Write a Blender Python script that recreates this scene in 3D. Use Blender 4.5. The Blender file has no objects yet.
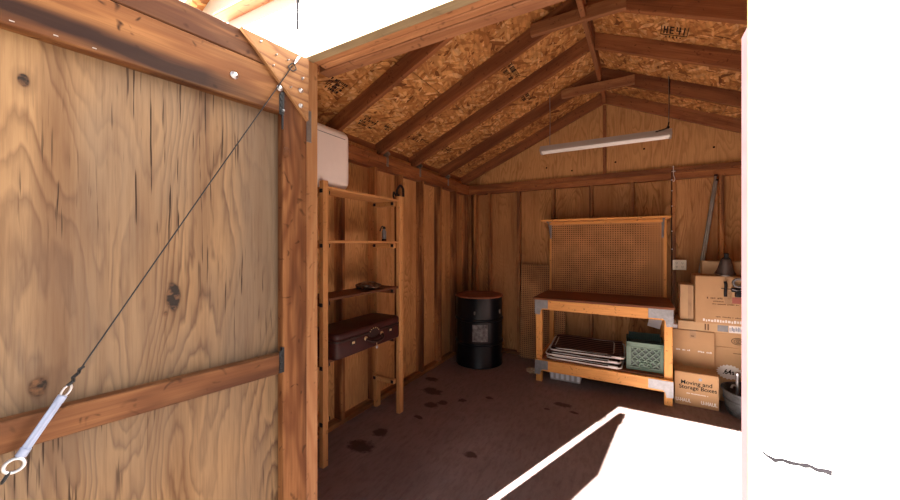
import bpy, bmesh, math, random
from mathutils import Vector, Matrix, Euler, noise as mnoise
random.seed(7)
C = bpy.context.scene.collection
V = Vector
WORLD = {}

# ------------------------------------------------------------------ helpers
def place(o, M, parent=None):
    C.objects.link(o)
    WORLD[o.name] = M.copy()
    if parent is not None:
        o.parent = parent
        o.matrix_parent_inverse = Matrix.Identity(4)
        o.matrix_basis = WORLD[parent.name].inverted() @ M
    else:
        o.matrix_basis = M
    return o

def tag(o, label=None, cat=None, group=None, kind=None):
    if label: o['label'] = label
    if cat: o['category'] = cat
    if group: o['group'] = group
    if kind: o['kind'] = kind
    return o

def thing(name, label, cat, loc=(0, 0, 0), rz=0.0, group=None):
    o = bpy.data.objects.new(name, None)
    o.empty_display_size = 0.1
    place(o, Matrix.Translation(V(loc)) @ Matrix.Rotation(rz, 4, 'Z'))
    return tag(o, label, cat, group)

def obj(name, bm, mat, M=None, parent=None, smooth=False, local=False):
    """link bm as one mesh object; M is its world matrix, or relative to the parent when local"""
    me = bpy.data.meshes.new(name)
    bmesh.ops.recalc_face_normals(bm, faces=bm.faces)
    bm.to_mesh(me); bm.free()
    for m in (mat if isinstance(mat, (list, tuple)) else [mat]):
        me.materials.append(m)
    if smooth:
        for p in me.polygons: p.use_smooth = True
        me.set_sharp_from_angle(angle=math.radians(38))
    o = bpy.data.objects.new(name, me)
    M = M or Matrix.Identity(4)
    if local and parent is not None: M = WORLD[parent.name] @ M
    return place(o, M, parent)

AX = {'x': Matrix(((1, 0, 0), (0, 1, 0), (0, 0, 1))),
      'y': Matrix(((0, -1, 0), (1, 0, 0), (0, 0, 1))),
      'z': Matrix(((0, 1, 0), (0, 0, 1), (1, 0, 0)))}

def add_box(bm, lo, hi, bev=0.0, seg=1, M=None):
    lo = V(lo); hi = V(hi)
    r = bmesh.ops.create_cube(bm, size=1.0)
    vs = r['verts']
    for v in vs:
        v.co = V(((lo[i] + hi[i]) / 2 + v.co[i] * (hi[i] - lo[i])) for i in range(3))
    if bev > 0:
        es = list({e for v in vs for e in v.link_edges})
        rr = bmesh.ops.bevel(bm, geom=es, offset=bev, segments=seg, affect='EDGES', profile=0.5)
        vs = list({v for f in rr['faces'] for v in f.verts} | {v for v in vs if v.is_valid})
    if M is not None:
        for v in vs: v.co = M @ v.co
    return vs

def bx(name, lo, hi, mat, grain='x', parent=None, bev=0.0025, M=None, seg=1, smooth=False):
    """axis-aligned board whose local X runs along the grain; M = optional extra frame (lo/hi given in it)"""
    lo = V(lo); hi = V(hi)
    A = AX[grain].to_4x4()
    c = (lo + hi) / 2
    d = AX[grain].transposed() @ (hi - lo)
    d = V((abs(d[0]), abs(d[1]), abs(d[2])))
    bm = bmesh.new()
    b = min(bev, min(d) * 0.3)
    add_box(bm, -d / 2, d / 2, b, seg)
    T = Matrix.Translation(c) @ A
    if M is not None: T = M @ T
    return obj(name, bm, mat, T, parent, smooth)

def board(name, p0, p1, w, t, mat, side=(0, 1, 0), parent=None, bev=0.003, cut=None):
    """board from p0 to p1; w = width along 'side', t = thickness perpendicular to it"""
    p0 = V(p0); p1 = V(p1)
    x = (p1 - p0).normalized(); y = V(side); y = (y - x * y.dot(x)).normalized(); z = x.cross(y)
    M = Matrix((x, y, z)).transposed().to_4x4(); M.translation = (p0 + p1) / 2
    L = (p1 - p0).length
    bm = bmesh.new()
    add_box(bm, (-L / 2, -w / 2, -t / 2), (L / 2, w / 2, t / 2), min(bev, t * .3, w * .3))
    return obj(name, bm, mat, M, parent)

def prism_bm(pts, t):
    bm = bmesh.new()
    a = [bm.verts.new((p[0], p[1], -t / 2)) for p in pts]
    b = [bm.verts.new((p[0], p[1], t / 2)) for p in pts]
    bm.faces.new(a); bm.faces.new(b[::-1])
    n = len(pts)
    for i in range(n): bm.faces.new((a[i], a[(i + 1) % n], b[(i + 1) % n], b[i]))
    return bm

def sweep(bm, pts, r, n=10, closed=False, cap=True, rads=None, flat=None):
    pts = [V(p) for p in pts]
    m = len(pts)
    rings = []
    up = None
    for i, p in enumerate(pts):
        if closed: d = pts[(i + 1) % m] - pts[i - 1]
        else: d = pts[min(i + 1, m - 1)] - pts[max(i - 1, 0)]
        d.normalize()
        if up is None:
            up = V((0, 0, 1)) if abs(d.z) < .9 else V((1, 0, 0))
        up = (up - d * up.dot(d)).normalized()
        s = d.cross(up)
        rr = rads[i] if rads else r
        fy = flat or 1.0
        rings.append([bm.verts.new(p + (up * math.cos(2 * math.pi * k / n) * fy + s * math.sin(2 * math.pi * k / n)) * rr) for k in range(n)])
    for i in range(m if closed else m - 1):
        a = rings[i]; b = rings[(i + 1) % m]
        for k in range(n):
            bm.faces.new((a[k], a[(k + 1) % n], b[(k + 1) % n], b[k]))
    if cap and not closed:
        bm.faces.new(rings[0][::-1]); bm.faces.new(rings[-1])

def tube(name, pts, r, mat, parent=None, closed=False, n=10, M=None, local=False, flat=None):
    bm = bmesh.new()
    sweep(bm, pts, r, n, closed, flat=flat)
    return obj(name, bm, mat, M, parent, True, local)

def fillet(pts, r, closed=False, seg=5):
    pts = [V(p) for p in pts]; out = []
    m = len(pts)
    for i, p in enumerate(pts):
        if not closed and i in (0, m - 1): out.append(p); continue
        a = pts[i - 1] - p; b = pts[(i + 1) % m] - p
        ra = min(r, a.length * .45); rb = min(r, b.length * .45)
        q0 = p + a.normalized() * ra; q1 = p + b.normalized() * rb
        for k in range(seg + 1):
            t = k / seg
            out.append(q0 * (1 - t) ** 2 + p * 2 * t * (1 - t) + q1 * t * t)
    return out

def lathe_bm(prof, n=48, cap_top=True, cap_bot=True, bm=None):
    bm = bm or bmesh.new()
    rings = [[bm.verts.new((r * math.cos(2 * math.pi * k / n), r * math.sin(2 * math.pi * k / n), z)) for k in range(n)] for r, z in prof]
    for a, b in zip(rings, rings[1:]):
        for k in range(n):
            bm.faces.new((a[k], a[(k + 1) % n], b[(k + 1) % n], b[k]))
    if cap_bot: bm.faces.new(rings[0][::-1])
    if cap_top: bm.faces.new(rings[-1])
    return bm

def dup(root, M, label=None):
    """copy a thing with its parts and sub-parts; M = new world matrix"""
    def rec(o, parent):
        c = o.copy(); C.objects.link(c)
        if parent is not None: c.parent = parent
        for ch in [q for q in C.objects if q.parent == o]: rec(ch, c)
        return c
    r = rec(root, None)
    r.matrix_basis = M
    if label: r['label'] = label
    return r

# ------------------------------------------------------------------ materials
class NT:
    def __init__(s, name):
        m = bpy.data.materials.new(name); m.use_nodes = True
        s.m = m; s.t = m.node_tree; s.n = s.t.nodes; s.l = s.t.links
        s.b = s.n['Principled BSDF']
    def node(s, ty, **kw):
        x = s.n.new(ty)
        for k, v in kw.items():
            if k.startswith('i_'):
                key = k[2:].replace('_', ' ')
                x.inputs[key].default_value = v
            else: setattr(x, k, v)
        return x
    def link(s, a, b): s.l.new(a, b)
    def math(s, op, a, b=None, c=None, clamp=False):
        x = s.n.new('ShaderNodeMath'); x.operation = op; x.use_clamp = clamp
        for i, q in enumerate((a, b, c)):
            if q is None: continue
            if isinstance(q, (int, float)): x.inputs[i].default_value = q
            else: s.l.new(q, x.inputs[i])
        return x.outputs[0]
    def vmul(s, vec, v, off=None):
        x = s.n.new('ShaderNodeVectorMath'); x.operation = 'MULTIPLY'
        s.l.new(vec, x.inputs[0]); x.inputs[1].default_value = v
        return x.outputs[0]
    def vadd(s, a, b):
        x = s.n.new('ShaderNodeVectorMath'); x.operation = 'ADD'
        s.l.new(a, x.inputs[0])
        if isinstance(b, (tuple, list)): x.inputs[1].default_value = b
        else: s.l.new(b, x.inputs[1])
        return x.outputs[0]
    def noise(s, vec, scale, detail=3, rough=.55, dist=0.0, color=False):
        x = s.n.new('ShaderNodeTexNoise'); s.l.new(vec, x.inputs['Vector'])
        x.inputs['Scale'].default_value = scale; x.inputs['Detail'].default_value = detail
        x.inputs['Roughness'].default_value = rough; x.inputs['Distortion'].default_value = dist
        return x.outputs['Color' if color else 'Fac']
    def ramp(s, fac, stops, interp='LINEAR'):
        x = s.n.new('ShaderNodeValToRGB'); s.l.new(fac, x.inputs[0])
        cr = x.color_ramp; cr.interpolation = interp
        while len(cr.elements) < len(stops): cr.elements.new(0.5)
        for e, (p, c) in zip(cr.elements, stops):
            e.position = p
            e.color = (c, c, c, 1) if isinstance(c, (int, float)) else (*c, 1)
        return x.outputs[0]
    def mix(s, fac, a, b, mode='MIX'):
        x = s.n.new('ShaderNodeMix'); x.data_type = 'RGBA'; x.blend_type = mode
        if isinstance(fac, (int, float)): x.inputs[0].default_value = fac
        else: s.l.new(fac, x.inputs[0])
        for q, i in ((a, 6), (b, 7)):
            if isinstance(q, tuple): x.inputs[i].default_value = (*q, 1)
            else: s.l.new(q, x.inputs[i])
        return x.outputs[2]
    def coords(s, rnd=True):
        tc = s.n.new('ShaderNodeTexCoord')
        v = tc.outputs['Object']
        if rnd:
            oi = s.n.new('ShaderNodeObjectInfo')
            m = s.n.new('ShaderNodeVectorMath'); m.operation = 'MULTIPLY'
            cb = s.n.new('ShaderNodeCombineXYZ')
            for i in range(3): s.l.new(oi.outputs['Random'], cb.inputs[i])
            s.l.new(cb.outputs[0], m.inputs[0]); m.inputs[1].default_value = (37.1, 53.7, 71.3)
            return s.vadd(v, m.outputs[0]), v, oi.outputs['Random']
        return v, v, None
    def bump(s, h, strength=.3, dist=.002):
        x = s.n.new('ShaderNodeBump'); x.inputs['Strength'].default_value = strength
        x.inputs['Distance'].default_value = dist
        s.l.new(h, x.inputs['Height']); s.l.new(x.outputs[0], s.b.inputs['Normal'])
    def out(s, col, rough=.6, spec=.3, metal=0.0):
        if isinstance(col, tuple): s.b.inputs['Base Color'].default_value = (*col, 1)
        else: s.link(col, s.b.inputs['Base Color'])
        if isinstance(rough, (int, float)): s.b.inputs['Roughness'].default_value = rough
        else: s.link(rough, s.b.inputs['Roughness'])
        s.b.inputs['Specular IOR Level'].default_value = spec
        s.b.inputs['Metallic'].default_value = metal
        return s.m

def sc(c, k): return tuple(min(1, x * k) for x in c)

def wood(name, c, dark=None, var=.35, stain=0.0, stain_col=(.06, .025, .02), knots=.5, ring=1.0, rough=.6, spec=.25, fine=1.0, streak=None):
    """sawn lumber, grain along local X"""
    s = NT(name); dark = dark or sc(c, .45)
    v, raw, rnd = s.coords()
    w = s.noise(s.vmul(v, (1.1, 6, 6)), 1.0, 3, .5)                  # slow grain field
    rings = s.math('SINE', s.math('MULTIPLY_ADD', w, 62.0, s.math('MULTIPLY', s.noise(s.vmul(v, (2, 30, 30)), 1.0, 2), 5.0)))
    rings = s.math('MULTIPLY_ADD', rings, .5, .5)
    fib = s.noise(s.vmul(v, (3.5, 130, 130)), 1.0, 3, .7)
    broad = s.noise(s.vmul(v, (.9, 9, 9)), 1.0, 3, .6)
    col = s.mix(s.math('MULTIPLY', rings, .42 * ring), c, sc(dark, 1.15))
    col = s.mix(s.ramp(fib, [(.38, 0.0), (.75, .55 * fine)]), col, dark)
    col = s.mix(s.ramp(broad, [(.42, 0.0), (.66, var * 1.7)]), col, dark)
    if stain > 0:
        st = s.noise(s.vmul(v, (.9, 9, 9)), 1.0, 4, .55, .3)
        col = s.mix(s.ramp(st, [(.47, 0.0), (.60, stain)]), col, stain_col)
    if knots > 0:
        vo = s.node('ShaderNodeTexVoronoi'); vo.inputs['Scale'].default_value = 1.0
        s.link(s.vmul(s.vadd(v, s.noise(s.vmul(v, (9, 9, 9)), 1, 2, color=True)), (3.2, 7.0, 7.0)), vo.inputs['Vector'])
        k = s.ramp(vo.outputs['Distance'], [(.07, knots), (.17, knots * .4), (.24, 0.0)])
        col = s.mix(k, col, sc(dark, .35))
    if streak:    # long dark heartwood streak following the grain
        sp = s.node('ShaderNodeSeparateXYZ'); s.link(raw, sp.inputs[0])
        wob = s.math('MULTIPLY_ADD', s.noise(s.vmul(v, (2.0, 8, 8)), 1.0, 4, .6), .07, -.035)
        dd = s.math('ABSOLUTE', s.math('ADD', s.math('SUBTRACT', sp.outputs[2], streak[0]), wob))
        st = s.ramp(s.math('DIVIDE', dd, streak[1]), [(.35, .92), (1.0, 0.0)])
        fade = s.ramp(s.math('MULTIPLY_ADD', sp.outputs[0], 1.0, .5), [(.12, .25), (.32, 1.0)])
        col = s.mix(s.math('MULTIPLY', st, fade), col, (.012, .0045, .004))
    tone = s.math('MULTIPLY_ADD', rnd, var, 1 - var * .5)
    hsv = s.node('ShaderNodeHueSaturation'); s.link(tone, hsv.inputs['Value']); s.link(col, hsv.inputs['Color'])
    s.bump(s.math('ADD', fib, s.math('MULTIPLY', rings, .3)), .35, .0012)
    return s.out(hsv.outputs[0], rough, spec)

def plywood(name, c, dark, grey=None, k=26.0, contrast=.5, checks=.5, holes=(), wide=1.0, rough=.65, spec=.2):
    """rotary-cut veneer: wide wandering contours, grain along local X"""
    s = NT(name)
    v, raw, rnd = s.coords()
    f = s.noise(s.vmul(v, (.75 / wide, 3.6 / wide, 3.6 / wide)), 1.0, 2, .45, .25)
    fd = s.math('ADD', f, s.math('MULTIPLY', s.noise(s.vmul(v, (7, 40, 40)), 1.0, 2), .035))
    ln = s.math('FRACT', s.math('MULTIPLY', fd, k))
    ln = s.ramp(ln, [(0.0, .25), (.08, 0.0), (.55, .30), (.86, 1.0), (1.0, .3)])
    amp = s.ramp(s.noise(s.vmul(v, (.9, 3.0, 3.0)), 1.3, 2), [(.35, .35), (.65, 1.0)])
    fib = s.noise(s.vmul(v, (5, 140, 140)), 1.0, 3, .7)
    col = s.mix(s.math('MULTIPLY', s.math('MULTIPLY', ln, amp), contrast), c, dark)
    if grey:
        g = s.noise(s.vmul(v, (.8, 2.2, 2.2)), 1.0, 3, .55)
        col = s.mix(s.ramp(g, [(.40, 0.0), (.60, .85)]), col, grey)
        g2 = s.noise(s.vmul(v, (.5, 7.0, 7.0)), 1.2, 3, .55)
        col = s.mix(s.ramp(g2, [(.52, 0.0), (.68, .5)]), col, sc(dark, 1.1))
    col = s.mix(s.ramp(fib, [(.45, 0.0), (.8, .4)]), col, dark)
    ck = s.noise(s.vmul(v, (5.5, 150, 150)), 1.0, 2, .5)
    ckm = s.math('MULTIPLY', s.ramp(ck, [(.61, 0.0), (.69, checks)]), s.ramp(s.noise(s.vmul(v, (2.2, 3, 3)), 1.0, 1), [(.45, .15), (.6, 1.0)]))
    col = s.mix(ckm, col, sc(dark, .35))
    for (x, y, rx, ry, dk) in holes:     # knots at given local points
        d = s.vadd(raw, (-x, -y, 0))
        d = s.vadd(d, s.vmul(s.vadd(s.noise(s.vmul(raw, (18, 18, 18)), 1, 2, color=True), (-.5, -.5, -.5)), (rx * .9, ry * .9, 0)))
        d = s.vmul(d, (1 / rx, 1 / ry, 0))
        ln_ = s.node('ShaderNodeVectorMath', operation='LENGTH'); s.link(d, ln_.inputs[0])
        halo = s.ramp(s.math('MULTIPLY', ln_.outputs['Value'], .25), [(.22, 1.0), (.3, .45), (.6, 0.0)])
        col = s.mix(s.math('MULTIPLY', halo, .6), col, sc(dark, .8))
        core = s.ramp(s.math('MULTIPLY', ln_.outputs['Value'], .5), [(.4, dk), (.5, 0.0)])
        kn = s.ramp(s.noise(s.vmul(raw, (60, 60, 60)), 1, 3), [(.4, (.012, .006, .004)), (.65, (.10, .045, .02))])
        col = s.mix(core, col, kn)
    s.bump(s.math('SUBTRACT', fib, ckm), .3, .0012)
    return s.out(col, rough, spec)

def osb(name, pal, rough=.55):
    s = NT(name)
    v, raw, rnd = s.coords()
    def flakes(ang, sca, off):
        mp = s.node('ShaderNodeMapping'); mp.inputs['Rotation'].default_value = (0, 0, ang)
        mp.inputs['Location'].default_value = off; mp.inputs['Scale'].default_value = (1, 1, 1)
        s.link(s.vadd(v, s.vmul(s.noise(v, 9, 2, color=True), (.05, .05, 0))), mp.inputs['Vector'])
        vo = s.node('ShaderNodeTexVoronoi'); vo.inputs['Scale'].default_value = 1
        s.link(s.vmul(mp.outputs[0], (sca * .8, sca * 3.2, 0)), vo.inputs['Vector'])
        sep = s.node('ShaderNodeSeparateColor'); s.link(vo.outputs['Color'], sep.inputs[0])
        return sep.outputs[0], vo.outputs['Distance'], sep.outputs[1]
    a, da, ma = flakes(.25, 13, (0, 0, 0)); b, db, mb = flakes(1.35, 14, (3, 1, 0)); c, dc, mc = flakes(-.65, 11, (7, 5, 0))
    ca = s.ramp(a, pal); cb = s.ramp(b, pal); cc = s.ramp(c, pal)
    col = s.mix(s.ramp(ma, [(.5, 0.0), (.52, 1.0)]), cb, ca)
    col = s.mix(s.ramp(mc, [(.62, 0.0), (.64, 1.0)]), col, cc)
    col = s.mix(s.ramp(da, [(.35, 0.0), (.75, .35)]), col, sc(pal[0][1], .6))
    col = s.mix(s.ramp(s.noise(v, 2.2, 2), [(.4, 0.0), (.7, .35)]), col, pal[0][1])
    s.bump(a, .25, .0015)
    return s.out(col, rough, .3)

def plain(name, c, rough=.5, metal=0.0, spec=.4, var=.12, scale=12, bump=0.0):
    s = NT(name); v, raw, rnd = s.coords()
    n = s.noise(v, scale, 4, .6)
    col = s.mix(s.ramp(n, [(.35, 0.0), (.7, 1.0)]), sc(c, 1 - var), sc(c, 1 + var))
    r = s.math('MULTIPLY_ADD', n, .18, rough - .09)
    if bump: s.bump(n, bump, .002)
    return s.out(col, r, spec, metal)

def cardboard(name, c):
    s = NT(name); v, raw, rnd = s.coords()
    n = s.noise(v, 5, 4, .6); f = s.noise(s.vmul(v, (4, 4, 160)), 1, 2)
    col = s.mix(s.ramp(n, [(.3, 0.0), (.75, .5)]), c, sc(c, .68))
    col = s.mix(s.math('MULTIPLY', f, .22), col, sc(c, .7))
    s.bump(f, .12, .001)
    return s.out(col, .75, .15)

MW = {}
MW['door_rail'] = wood('door_rail_wood', (.25, .11, .040), (.085, .026, .008), .2, .75, (.03, .010, .006), 1.0, 1.7, .6, .12)
MW['door_rail_streaked'] = wood('door_rail_streaked_wood', (.255, .113, .040), (.085, .026, .008), .2, .4, (.035, .011, .006), 1.0, 1.6, .6, .12, streak=(-.040, .036))
MW['door_stile'] = wood('door_stile_wood', (.20, .085, .032), (.07, .021, .007), .3, .7, (.035, .011, .006), .7, 1.8, .65, .12)
MW['door_mid'] = wood('door_middle_wood', (.15, .064, .026), (.06, .020, .008), .2, .6, (.03, .010, .006), .6, 1.6, .65, .12)
MW['gusset'] = plywood('gusset_plywood', (.28, .135, .055), (.12, .04, .014), None, 24, .8, .3)
MW['jamb'] = wood('jamb_wood', (.40, .21, .095), (.22, .085, .03), .1, .3, (.07, .02, .010), .5, 1.2)
MW['door_ply'] = plywood('door_plywood', (.222, .127, .060), (.055, .020, .0065), (.125, .083, .054), 36.0, 1.0, 1.0,
                         holes=[(1.353 - 1.105, .364 - .52, .048, .017, 1.0), (1.861 - 1.105, .626 - .52, .015, .009, 1.0), (1.181 - 1.105, .606 - .52, .024, .016, 1.0), (1.31 - 1.105, .381 - .52, .005, .004, 1.0)])
MW['stud'] = wood('stud_wood', (.58, .27, .10), (.20, .07, .024), .6, .6, (.05, .016, .008), .7, .8)
MW['plate'] = wood('plate_wood', (.42, .165, .058), (.16, .05, .018), .25, .5, (.06, .018, .01), .7, .8)
MW['wall'] = plywood('wall_plywood', (.62, .32, .125), (.21, .08, .026), (.42, .20, .08), 24.0, .85, .6)
MW['wall_left'] = plywood('left_wall_plywood', (.72, .40, .16), (.28, .11, .035), (.50, .24, .095), 20.0, .7, .5, wide=.6)
MW['gable'] = plywood('gable_plywood', (.62, .34, .14), (.28, .115, .04), None, 18.0, .6, .3, wide=.8)
MW['rafter'] = wood('rafter_wood', (.33, .13, .052), (.14, .045, .02), .3, .4, (.08, .025, .012), .7, .6)
MW['header_joist'] = wood('header_joist_wood', (.27, .12, .055), (.13, .045, .02), .1, .3, (.08, .028, .016), .6, .8)
MW['header'] = wood('header_wood', (.38, .18, .08), (.20, .07, .03), .15, .3, (.10, .035, .02), .6, .7)
MW['header_trim'] = wood('weathered_trim_wood', (.25, .19, .11), (.14, .10, .06), .1, 0, knots=.2)
MW['bench'] = wood('pine_wood', (.78, .38, .105), (.50, .20, .05), .12, .12, (.25, .09, .02), .8, .5, .5, .3)
MW['bench_top'] = wood('worn_board', (.24, .085, .035), (.12, .038, .018), .1, .4, (.05, .02, .012), .3, .6)
MW['shelf'] = wood('shelf_pine', (.66, .34, .13), (.36, .15, .05), .15, .2, (.14, .05, .02), .5, .6)
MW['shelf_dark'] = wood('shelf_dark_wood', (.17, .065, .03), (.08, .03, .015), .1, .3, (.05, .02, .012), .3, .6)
MW['osb'] = osb('osb_sheathing', [(0.0, (.14, .045, .012)), (.12, (.36, .14, .04)), (.5, (.58, .27, .085)), (.82, (.72, .38, .13)), (1.0, (.85, .52, .24))])

def make_floor_mat():
    s = NT('floor_panel'); v, raw, rnd = s.coords(False)
    n1 = s.noise(v, 1.6, 5, .6); n2 = s.noise(s.vmul(v, (30, 9, 9)), 1, 4, .7)
    n3 = s.noise(s.vmul(v, (26, 50, 1)), 1.0, 3, .65)
    col = s.mix(s.ramp(n1, [(.3, 0.0), (.7, 1.0)]), (.17, .120, .112), (.26, .190, .178))
    col = s.mix(s.ramp(n2, [(.45, 0.0), (.75, .6)]), col, (.10, .058, .050))
    col = s.mix(s.ramp(n3, [(.55, 0.0), (.75, .5)]), col, (.23, .15, .125))
    for (x, y, rx, ry) in [(-1.80, 1.90, .13, .08), (-1.79, 2.11, .06, .06), (-1.825, 2.96, .13, .08), (-1.673, 2.697, .08, .06), (-1.60, 2.78, .06, .05), (-1.998, 3.22, .09, .05), (-1.464, 2.927, .05, .04), (-1.656, 2.454, .05, .03), (-.595, 3.285, .08, .05), (-.709, 3.135, .03, .02), (-.465, 3.184, .04, .025), (-1.03, 2.188, .06, .04), (-1.25, 3.1, .04, .03)]:
        d = s.vadd(raw, (-x, -y, 0))
        d = s.vadd(d, s.vmul(s.vadd(s.noise(raw, 9, 4, .7, color=True), (-.5, -.5, -.5)), (rx * 2.2, ry * 2.2, 0)))
        d = s.vmul(d, (1 / rx, 1 / ry, 0))
        L = s.node('ShaderNodeVectorMath', operation='LENGTH'); s.link(d, L.inputs[0])
        col = s.mix(s.ramp(L.outputs['Value'], [(.65, .85), (1.0, 0.0)]), col, (.028, .012, .009))
    s.bump(n2, .3, .002)
    return s.out(col, s.ramp(n1, [(.3, .5), (.7, .75)]), .35)
MW['floor'] = make_floor_mat()

MW['painted_jamb'] = plain('weathered_jamb_wood', (.13, .074, .078), .6, 0, .3, .06)
def make_white():
    s = NT('white_paint'); v, raw, rnd = s.coords(False)
    n = s.noise(s.vmul(v, (1, 1, 12)), 6, 3)
    col = s.mix(s.math('MULTIPLY', n, .25), (.70, .70, .68), (.64, .64, .62))
    vo = s.node('ShaderNodeTexVoronoi'); vo.inputs['Scale'].default_value = 9; s.link(v, vo.inputs['Vector'])
    col = s.mix(s.ramp(vo.outputs['Distance'], [(.035, .8), (.05, 0.0)]), col, (.1, .08, .07))
    return s.out(col, .6, .3)
MW['white'] = make_white()

def make_ground():
    s = NT('concrete_ground'); v, raw, rnd = s.coords(False)
    n = s.noise(v, 1.2, 5, .6); f = s.noise(v, 60, 3)
    col = s.mix(n, (.10, .085, .07), (.16, .14, .115)); col = s.mix(s.math('MULTIPLY', f, .3), col, (.06, .05, .045))
    return s.out(col, .9, .1)
MW['ground'] = make_ground()

def make_peg(name, c):
    s = NT(name); v, raw, rnd = s.coords(False)
    n = s.noise(v, 4, 4, .6)
    col = s.mix(s.ramp(n, [(.35, 0.0), (.7, 1.0)]), sc(c, .72), sc(c, 1.1))
    sm = s.vmul(raw, (1 / .0254, 1 / .0254, 0))
    fr = s.node('ShaderNodeVectorMath', operation='FRACTION'); s.link(s.vadd(sm, (100.5, 100.5, 0)), fr.inputs[0])
    d = s.vmul(s.vadd(fr.outputs[0], (-.5, -.5, 0)), (1, 1, 0))
    L = s.node('ShaderNodeVectorMath', operation='LENGTH'); s.link(d, L.inputs[0])
    h = s.ramp(L.outputs['Value'], [(.21, 1.0), (.26, 0.0)])
    col = s.mix(h, col, (.02, .008, .004))
    return s.out(col, .6, .25)
MW['peg'] = make_peg('pegboard_hardboard', (.50, .235, .085))
MW['peg_loose'] = make_peg('loose_pegboard_hardboard', (.44, .215, .085))

M_galv = plain('galvanized_metal', (.26, .26, .27), .5, .7, .5, .15, 30)
M_dull = plain('dull_steel', (.30, .28, .26), .5, .8, .5, .2, 30)
M_bolt = plain('zinc_bolt', (.5, .5, .54), .3, .9, .6, .08, 30)
M_black = plain('black_metal', (.012, .012, .014), .5, .3, .4, .2, 20)
M_rubber = plain('black_plastic', (.010, .010, .011), .6, 0, .3, .1, 20)
M_drum = plain('drum_black_paint', (.0045, .005, .008), .35, 0, .3, .3, 6)
M_lid = plain('rusty_lid', (.26, .095, .05), .6, .2, .3, .35, 8)
M_label = plain('worn_grey_label', (.16, .15, .15), .5, 0, .3, .6, 22)
M_case = plain('maroon_leather', (.042, .009, .008), .45, 0, .3, .2, 25, .25)
M_case_dark = plain('dark_leather', (.022, .008, .007), .5, 0, .35, .2, 25, .2)
M_brass = plain('brass', (.75, .60, .35), .35, .9, .5, .1, 20)
M_cooler = plain('pale_plastic', (.90, .82, .78), .5, 0, .4, .05, 3)
M_card = cardboard('cardboard', (.56, .345, .18))
M_card_dark = cardboard('brown_cardboard', (.40, .22, .11))
M_card_pale = cardboard('pale_cardboard', (.62, .42, .24))
M_tape = plain('packing_tape', (.42, .26, .14), .3, 0, .5, .15, 12)
M_ink = plain('black_ink', (.015, .012, .012), .7, 0, .2, .1)
M_inkfaint = plain('faded_ink', (.16, .09, .05), .7, 0, .2, .1)
M_whiteink = plain('white_ink', (.80, .76, .72), .7, 0, .2, .05)
M_paper = plain('white_paper', (.72, .74, .80), .7, 0, .2, .05)
M_crate = plain('green_plastic', (.095, .17, .12), .4, 0, .45, .15, 8)
M_crate_dark = plain('dark_green_plastic', (.018, .045, .035), .4, 0, .45, .15, 8)
M_tub = plain('clear_plastic_bin', (.42, .42, .43), .3, 0, .5, .15, 12)
M_tube = plain('white_enamel_tube', (.70, .66, .62), .35, 0, .5, .1, 10)
M_fix = plain('white_enamel_fixture', (.42, .36, .32), .4, 0, .4, .05, 6)
M_lamp = plain('fluorescent_glass', (.90, .88, .84), .2, 0, .6, .02, 6)
M_outlet = plain('ivory_plastic', (.78, .72, .60), .4, 0, .4, .03)
M_pipe = plain('galvanized_conduit', (.34, .32, .29), .45, .75, .5, .2, 14)
M_shade = plain('brown_enamel', (.07, .05, .042), .5, .2, .4, .15, 12)
M_tin = plain('aged_zinc', (.10, .105, .11), .5, .6, .5, .35, 14)
M_red = plain('dusty_red', (.40, .13, .10), .6, 0, .3, .1)
M_bluewhite = plain('painted_turnbuckle', (.22, .25, .36), .5, .1, .5, .08, 30)
M_crack = plain('bare_dark_edge', (.006, .005, .006), .9, 0, .1, .3)
M_straw = plain('crumpled_paper', (.42, .29, .19), .8, 0, .1, .2)

def stripes():
    s = NT('striped_webbing'); v, raw, rnd = s.coords(False)
    sep = s.node('ShaderNodeSeparateXYZ'); s.link(raw, sep.inputs[0])
    f = s.math('FRACT', s.math('MULTIPLY', sep.outputs[1], 19.0))
    col = s.mix(s.ramp(f, [(.45, 0.0), (.5, 1.0), (.9, 1.0), (.95, 0.0)]), (.07, .030, .026), (.30, .17, .14))
    return s.out(col, .7, .2)
M_fabric = stripes()

# ------------------------------------------------------------------ the setting
XL, XR, YF, YB = -2.23, 1.60, .90, 4.59     # inner faces of the sheathing
RX, RZ, SL = -.317, 3.35, .44               # ridge
def roofz(x): return RZ - SL * abs(x - RX)

g = bx('ground', (-14, -14, -.32), (14, 14, -.14), MW['ground'], 'x', bev=0); tag(g, kind='structure')
fl = bx('floor', (XL - .01, .885, -.03), (XR + .01, YB + .01, 0), MW['floor'], 'x', bev=0); tag(fl, kind='structure')
WORLD[fl.name] = fl.matrix_basis.copy()
# give floor world-like local coordinates
me = fl.data; me.transform(fl.matrix_basis); fl.matrix_basis = Matrix.Identity(4); WORLD[fl.name] = Matrix.Identity(4)
bx('floor_rim', (XL - .02, .86, -.139), (XR + .02, .885, -.03), MW['header_trim'], 'x', fl)

# left wall
wl = bx('wall_left', (XL - .012, YF, 0), (XL, YB, 2.43), MW['wall_left'], 'z', bev=0); tag(wl, kind='structure')
PT = 2.365
studs = [4.47, 4.10, 3.69, 3.28, 2.88, 2.47, 2.06, 1.65, 1.24]
for y in studs:
    bx('stud', (XL, y - .019, .038), (XL + .09, y + .019, PT - .13), MW['stud'], 'z', wl)
bx('bottom_plate', (XL, .95, 0), (XL + .09, YB - .09, .038), MW['stud'], 'y', wl)
bx('top_plate', (XL, .95, PT - .13), (XL + .09, YB - .09, PT - .066), MW['plate'], 'y', wl)
bx('top_plate', (XL, .95, PT - .065), (XL + .092, YB - .09, PT), MW['plate'], 'y', wl)

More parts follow.
